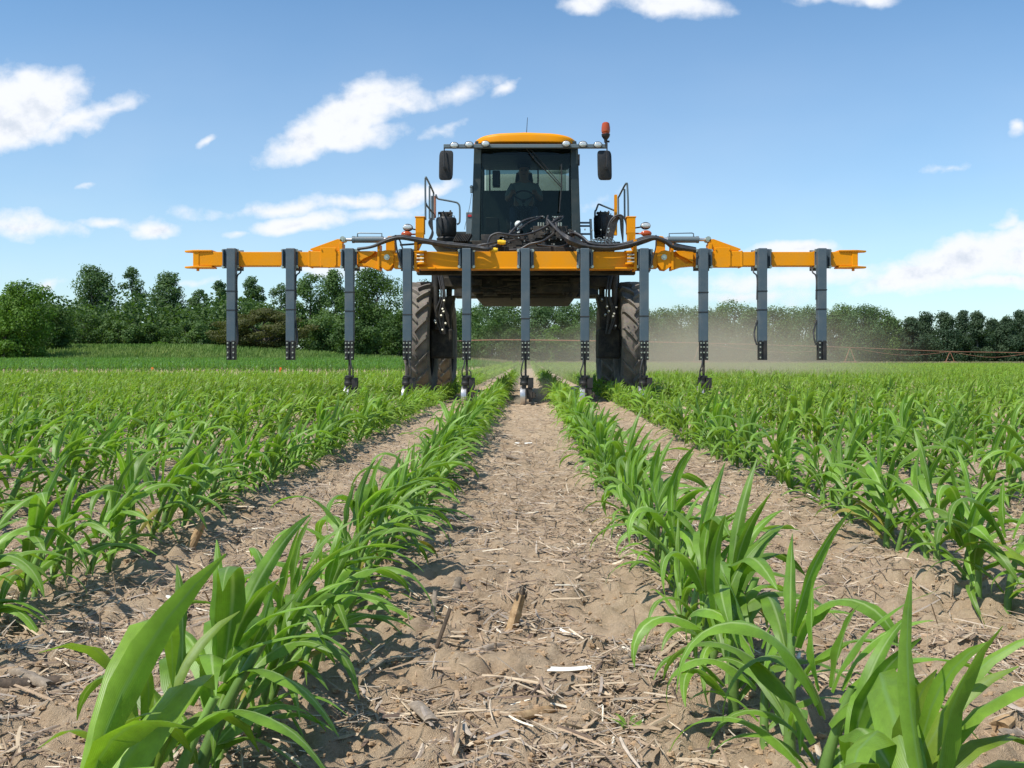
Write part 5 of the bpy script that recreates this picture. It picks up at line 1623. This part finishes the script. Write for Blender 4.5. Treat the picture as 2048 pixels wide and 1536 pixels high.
MB().tube([P(943, 374, YC), P(943, 386, YC)], 0.02, 8).ball(P(943, 374, YC), 0.026, 10).tube(smooth_path([P(943, 388, YC), P(939, 415, YC), P(931, 448, YC), P(929, 459, YC)]), 0.004, 6).build('side_sensor', M['grey'], cab)
MB().bb(C(1155.5, YC), C(1159.5, YC), YC - .02, YC + .06, wz(330, YC), wz(309, YC)).build('door_hinge', M['black'], cab, 0.004)

# product tank behind the cab
tk = MB().loft([rrect(C(1051, 15.5), 16.6, .84, .95, 2.3), rrect(C(1051, 15.5), 16.6, .88, 1.0, 2.6), rrect(C(1051, 15.5), 16.6, .84, 1.0, 3.56), rrect(C(1051, 15.5), 16.6, .80, .96, 3.64), rrect(C(1051, 15.5), 16.6, .7, .8, 3.66)])
tank = tk.build('tank', M['tank'], machine)
MB().cyl(P(1115, 345, 16.0), P(1115, 336, 16.0), 0.19, 20).build('tank_lid', M['tank'], tank)
# hood and rear body, hidden from the front but part of the machine
MB().bb(MX - .75, MX + .75, 17.7, 19.6, 2.25, 3.2).build('engine_hood', M['orange'], machine, 0.06)

# ------------------------------------------------------------------ valve bank and hoses in front of the cab
vb = MB()
vb.bb(C(962, 12.9), C(1150, 12.9), 12.95, 13.3, wz(497, 12.9), wz(468, 12.9))
vb.bb(C(1066, 12.9), C(1136, 12.9), 12.9, 13.1, wz(476, 12.9), wz(452, 12.9))
for k in range(34):
    px = rgm.uniform(1000, 1150); py = rgm.uniform(462, 494)
    vb.box(P(px, py, 12.85), (rgm.uniform(.03, .09), .06, rgm.uniform(.02, .06)))
for k in range(26):
    px = rgm.uniform(1000, 1150); py = rgm.uniform(458, 492); p = P(px, py, 12.82)
    vb.cyl(p, p + Vector((rgm.uniform(-.02, .02), -.05, rgm.uniform(-.01, .02))), rgm.uniform(.008, .016), 7)
vbo = vb.build('valve_bank', M['blackdusty'], machine, 0.003)
fit = MB()
for px in (1077, 1082, 1087, 1117, 1122): fit.cyl(P(px, 452, 12.84), P(px, 445, 12.84), 0.011, 8)
for px in (1074, 1079, 1084, 1087, 1106, 1110, 1115, 1119, 1125): fit.cyl(P(px, 436, 12.84), P(px, 432.5, 12.84), 0.012, 8)
for k in range(34):
    px = rgm.choice([rgm.uniform(1005, 1150), rgm.uniform(1165, 1225)]); py = rgm.uniform(458, 495); p = P(px, py, 12.80)
    fit.cyl(p, p + Vector((0, -.025, .005)), rgm.uniform(.006, .012), 7)
fit.build('fitting', M['zinc'], vbo)
MB().ball(P(1037, 449, 12.9), 0.052, 16).cyl(P(1037, 452, 12.9), P(1037, 466, 12.9), 0.02, 8).build('accumulator', M['tank'], vbo)
gb = MB()
for px in (1041, 1026): pass
def hose(pts, r=0.015, Y=12.6, name='hose', mat='hose', k=6):
    q = [P(a[0], a[1], Y + (a[2] if len(a) > 2 else 0)) for a in pts]
    return MB().tube(smooth_path(q, k), r, 10).build(name, M[mat], machine)
# the loom that sweeps to the right
for dy, r, Y in ((0, .017, 12.10), (3.2, .017, 12.14), (-3.0, .014, 12.2), (5.5, .015, 12.22), (-5.5, .012, 12.3)):
    hose([(1096 + dy, 440 + abs(dy), .5), (1112 + dy, 458 + dy * .5, .3), (1134, 477 + dy), (1158, 488 + dy), (1190, 494 + dy * .8), (1225, 495 + dy * .8), (1262, 488 + dy), (1290, 479 + dy), (1311, 475.5 + dy * .5), (1331, 482 + dy * .7), (1350, 493 + dy), (1392, 500 + dy * .7)], r, Y)
hose([(1140, 467, .3), (1150, 466, .2), (1165, 474, .1), (1180, 486), (1205, 490), (1240, 489), (1262, 485)], .017, 12.16)
hose([(1143, 470, .3), (1152, 469.5, .2), (1163, 477, .1), (1180, 490), (1205, 495)], .015, 12.2)
# the loom to the left
for dy, r, Y in ((0, .016, 12.10), (-3, .013, 12.16), (3, .014, 12.14)):
    hose([(715, 498 + dy * .3, .1), (745, 493 + dy * .3, .05), (775, 480 + dy), (800, 474.5 + dy), (830, 478.5 + dy), (887, 487.5 + dy), (930, 492 + dy), (955, 495 + dy), (977, 498 + dy * .5), (990, 493 + dy, .2), (1010, 486, .3)], r, Y)
hose([(800, 490), (830, 488), (850, 486), (880, 492), (905, 498), (930, 497), (960, 490), (980, 487), (1010, 480, .2)], .013, 12.2)
hose([(977, 496), (976.5, 484), (982, 472), (995, 466.5), (1010, 468), (1030, 471, .05), (1055, 468, .1), (1080, 459, .2), (1101, 447, .3), (1116, 436, .4), (1122, 433.5, .45)], .015, 12.3)
hose([(1016, 471), (1030, 456, .1), (1045, 443, .2), (1062, 437, .3), (1080, 434, .4), (1087, 433.5, .4)], .015, 12.35)
hose([(1021, 470), (1040, 458, .1), (1055, 446, .2), (1074, 438, .3), (1084, 434, .4)], .013, 12.4)
hose([(1018, 500), (1040, 498), (1060, 488), (1085, 482), (1108, 466, .2), (1113, 452, .3), (1108, 440, .4), (1104, 434, .4)], .015, 12.3)
hose([(1096, 432, .4), (1094, 440, .3), (1100, 450, .2), (1118, 442, .3), (1126, 433, .4)], .014, 12.4)
hose([(977, 494), (1000, 488), (1018, 482), (1040, 478, .1), (1060, 483, .2)], .010, 12.3)
hose([(1075, 489), (1100, 492), (1125, 492), (1145, 480, .2)], .010, 12.25)
for a, b in (((995, 484), (1011, 485)), ((979, 500), (995, 500))):
    q = MB().tube([P(*a, 12.22), P(*b, 12.22)], 0.026, 12).tube([P(a[0] + 3, a[1], 12.22), P(b[0] - 3, b[1], 12.22)], 0.031, 12)
    q.build('coupler_cap', M['cap_yellow'], machine)
# hose bundle by the right air spring
for k in range(7):
    o = k * 2.4
    hose([(1208 + o, 488), (1213 + o, 468), (1222 + o * .8, 446), (1234 + o * .4, 433), (1240 + o * .4, 438, .1), (1242 + o * .3, 460, .2), (1246, 485, .3)], .008, 12.9 + 0.03 * k, k=5)
hose([(1216, 490), (1213, 470), (1222, 440), (1240, 430), (1252, 444), (1256, 480)], .013, 12.8)
for k in range(6):
    hose([(1176 + k * 9, 492), (1180 + k * 8, 482 - (k % 3) * 3), (1190 + k * 7, 479), (1200 + k * 7, 488)], .006, 12.75, mat='grey', k=4)
for k in range(3):
    hose([(858 - k * 2, 486), (866 - k, 466), (858 + k * 3, 447), (862 + k, 436)], .012, 13.1, k=5)
hose([(806, 500), (800, 482), (795, 474)], .010, 12.12)
hose([(791, 470), (792, 490), (797, 512), (806, 540), (812, 548)], .012, 12.10, mat='black')
hose([(1312, 470), (1312, 492), (1306, 515), (1298, 545)], .008, 12.10, mat='black')

# ------------------------------------------------------------------ the driver
def skin_mesh(name, verts, edges, radii, mat, parent, root=0, lv=2):
    c = Vector((0, 0, 0))
    for v in verts: c += Vector(v)
    c /= len(verts)
    me = bpy.data.meshes.new(name)
    me.from_pydata([tuple(Vector(v) - c) for v in verts], edges, []); me.update()
    o = bpy.data.objects.new(name, me); sc.collection.objects.link(o)
    me.materials.append(mat)
    ORG[o] = c
    if parent is not None: o.parent = parent; o.location = c - ORG[parent]
    else: o.location = c
    sk = o.modifiers.new('skin', 'SKIN'); sk.use_smooth_shade = True
    for i, r_ in enumerate(radii):
        s = me.skin_vertices[0].data[i]; s.radius = (r_, r_) if not isinstance(r_, tuple) else r_; s.use_root = (i == root)
    sb_ = o.modifiers.new('subsurf', 'SUBSURF'); sb_.levels = lv; sb_.render_levels = lv
    return o


bxx, byy, bz = C(1048, 14.35), 14.36, 2.74
Vp = lambda x, y, z: (bxx + x, byy + y, bz + z)
ver = [Vp(0, 0.05, 0.05), Vp(0, 0.07, 0.25), Vp(0, 0.04, 0.46), Vp(0, 0.02, 0.555), Vp(0, -0.01, 0.62), Vp(0, -0.015, 0.70), Vp(0, -0.01, 0.77)]
rad = [(.16, .12), (.15, .11), (.15, .11), .058, .075, .088, .07]
ed = [(i, i + 1) for i in range(6)]
for s in (-1, 1):
    b = len(ver)
    ver += [Vp(s * .17, .03, .46), Vp(s * .25, -.10, .24), Vp(s * .17, -.40, .28), Vp(s * .155, -.46, .30)]
    rad += [.062, .048, .036, .030]
    ed += [(2, b), (b, b + 1), (b + 1, b + 2), (b + 2, b + 3)]
    hnd = b + 3
    for f_, (dx, dz, l) in enumerate(((-.03, .012, .035), (-.012, .018, .040), (.008, .018, .038), (.026, .010, .030))):
        q = len(ver)
        ver += [Vp(s * .155 + dx, -.49, .30 + dz), Vp(s * .155 + dx, -.515, .285 + dz)]
        rad += [.010, .008]; ed += [(hnd, q), (q, q + 1)]
    q = len(ver)
    ver += [Vp(s * (.155 - .03), -.47, .275), Vp(s * (.155 - .03), -.495, .265)]; rad += [.011, .009]; ed += [(hnd, q), (q, q + 1)]
    b = len(ver)
    ver += [Vp(s * .10, 0.0, .02), Vp(s * .15, -.42, .05), Vp(s * .14, -.52, -.36), Vp(s * .14, -.64, -.40)]
    rad += [.085, .062, .045, .04]
    ed += [(0, b), (b, b + 1), (b + 1, b + 2), (b + 2, b + 3)]
person = skin_mesh('person', ver, ed, rad, M['skin'], None)
tag(person, 'person in grey shirt and dark cap sitting at the steering wheel inside the cab', 'person')
sv = [Vp(0, .05, .06), Vp(0, .07, .25), Vp(0, .04, .46), Vp(0, .03, .52)]; sr = [(.175, .135), (.165, .125), (.165, .122), .072]
se_ = [(0, 1), (1, 2), (2, 3)]
for s in (-1, 1):
    b = len(sv); sv += [Vp(s * .17, .03, .46), Vp(s * .25, -.09, .26)]; sr += [.075, .062]; se_ += [(2, b), (b, b + 1)]
skin_mesh('shirt', sv, se_, sr, M['shirt'], person)
tv = [Vp(0, .05, .02)]; tr2 = [(.17, .13)]; te = []
for s in (-1, 1):
    b = len(tv); tv += [Vp(s * .10, 0, .02), Vp(s * .15, -.42, .05), Vp(s * .14, -.52, -.34)]; tr2 += [.095, .072, .055]; te += [(0, b), (b, b + 1), (b + 1, b + 2)]
skin_mesh('trousers', tv, te, tr2, M['denim'], person)
MB().lathe([(0.098, 0), (0.100, .02), (0.094, .055), (0.07, .085), (0.03, .098), (0.001, .10)], Vp(0, -.01, .735), 'Z', 20).loft([[Vector(Vp(0, 0, .745)) + Vector((.085 * math.cos(a) * f_, -.01 - .095 * f_ - (.09 * math.sin(a) if math.sin(a) > 0 else 0) * f_, z)) for a in [2 * math.pi * k / 16 for k in range(16)]] for f_, z in ((1, 0), (1, .006))]).build('cap', M['capcloth'], person)
fc = MB().ball(Vp(0, -.098, .665), 0.016, 8, (.8, 1.2, 1.3))
for s in (-1, 1): fc.ball(Vp(s * .088, 0, .67), .02, 8, (.4, .8, 1.3))
fc.build('nose_and_ears', M['skin'], person)
ey = MB()
for s in (-1, 1): ey.ball(Vp(s * .032, -.088, .69), .010, 8)
ey.box(Vp(0, -.092, .628), (.04, .008, .006)); ey.build('eyes_and_mouth', M['seat'], person)

# ------------------------------------------------------------------ dust in the air
def dust(name, label, c, rad, dens, col, seed, nscale=0.30, contrast=1.0, aniso=0.0, falloff=(0.0, 0.9)):
    mb = MB().ball((0, 0, 0), 1.0, 24)
    me = bpy.data.meshes.new(name); me.from_pydata([tuple(v) for v in mb.v], [], mb.f); me.update()
    o = bpy.data.objects.new(name, me); sc.collection.objects.link(o)
    o.location = c; o.scale = rad
    m = bpy.data.materials.new(name + '_air'); m.use_nodes = True; t = m.node_tree; t.nodes.clear()
    out = t.nodes.new('ShaderNodeOutputMaterial'); pv = t.nodes.new('ShaderNodeVolumePrincipled')
    pv.inputs['Color'].default_value = (*col, 1); pv.inputs['Anisotropy'].default_value = aniso
    tcx = t.nodes.new('ShaderNodeTexCoord')
    ln = t.nodes.new('ShaderNodeVectorMath'); ln.operation = 'LENGTH'; t.links.new(tcx.outputs['Object'], ln.inputs[0])
    mr = t.nodes.new('ShaderNodeMapRange'); mr.interpolation_type = 'SMOOTHSTEP'; t.links.new(ln.outputs['Value'], mr.inputs['Value'])
    mr.inputs['From Min'].default_value = falloff[0]; mr.inputs['From Max'].default_value = falloff[1]; mr.inputs['To Min'].default_value = 1; mr.inputs['To Max'].default_value = 0
    nz = t.nodes.new('ShaderNodeTexNoise'); nz.inputs['Scale'].default_value = nscale; nz.inputs['Detail'].default_value = 2
    geo = t.nodes.new('ShaderNodeNewGeometry'); mpp = t.nodes.new('ShaderNodeMapping'); mpp.inputs['Location'].default_value = (seed, seed * 2.3, 0)
    t.links.new(geo.outputs['Position'], mpp.inputs[0]); t.links.new(mpp.outputs[0], nz.inputs[0])
    m2 = t.nodes.new('ShaderNodeMapRange'); t.links.new(nz.outputs[0], m2.inputs['Value']); m2.inputs['From Min'].default_value = 0.5 - 0.25; m2.inputs['From Max'].default_value = 0.75
    m2.inputs['To Min'].default_value = 1 - contrast; m2.inputs['To Max'].default_value = 1 + contrast
    mu = t.nodes.new('ShaderNodeMath'); mu.operation = 'MULTIPLY'; t.links.new(mr.outputs[0], mu.inputs[0]); t.links.new(m2.outputs[0], mu.inputs[1])
    mu2 = t.nodes.new('ShaderNodeMath'); mu2.operation = 'MULTIPLY'; t.links.new(mu.outputs[0], mu2.inputs[0]); mu2.inputs[1].default_value = dens
    t.links.new(mu2.outputs[0], pv.inputs['Density']); t.links.new(pv.outputs[0], out.inputs['Volume'])
    me.materials.append(m)
    tag(o, label, kind='stuff')
    return o


DC = (0.64, 0.57, 0.44)
dust('dust_cloud', 'brown dust cloud drifting right behind the machine over the field', (6.3, 32, 0.4), (7.2, 13, 3.0), 0.13, DC, 3.1)
dust('dust_cloud', 'thin dust trailing between the wheels under the machine', (0.6, 24, 0.4), (3.6, 8, 1.5), 0.075, DC, 8.7, 0.8)
dust('dust_cloud', 'small puff of brown soil dust beside the middle working head', (wx(1041, 12.25), 12.28, 0.03), (0.13, 0.16, 0.12), 9.0, DC, 1.3, 9)
dust('dust_cloud', 'dark soil dust whirled up right of the middle working head', (wx(1092, 12.7), 12.8, 0.18), (0.26, 0.35, 0.26), 1.6, DC, 5.3, 5)
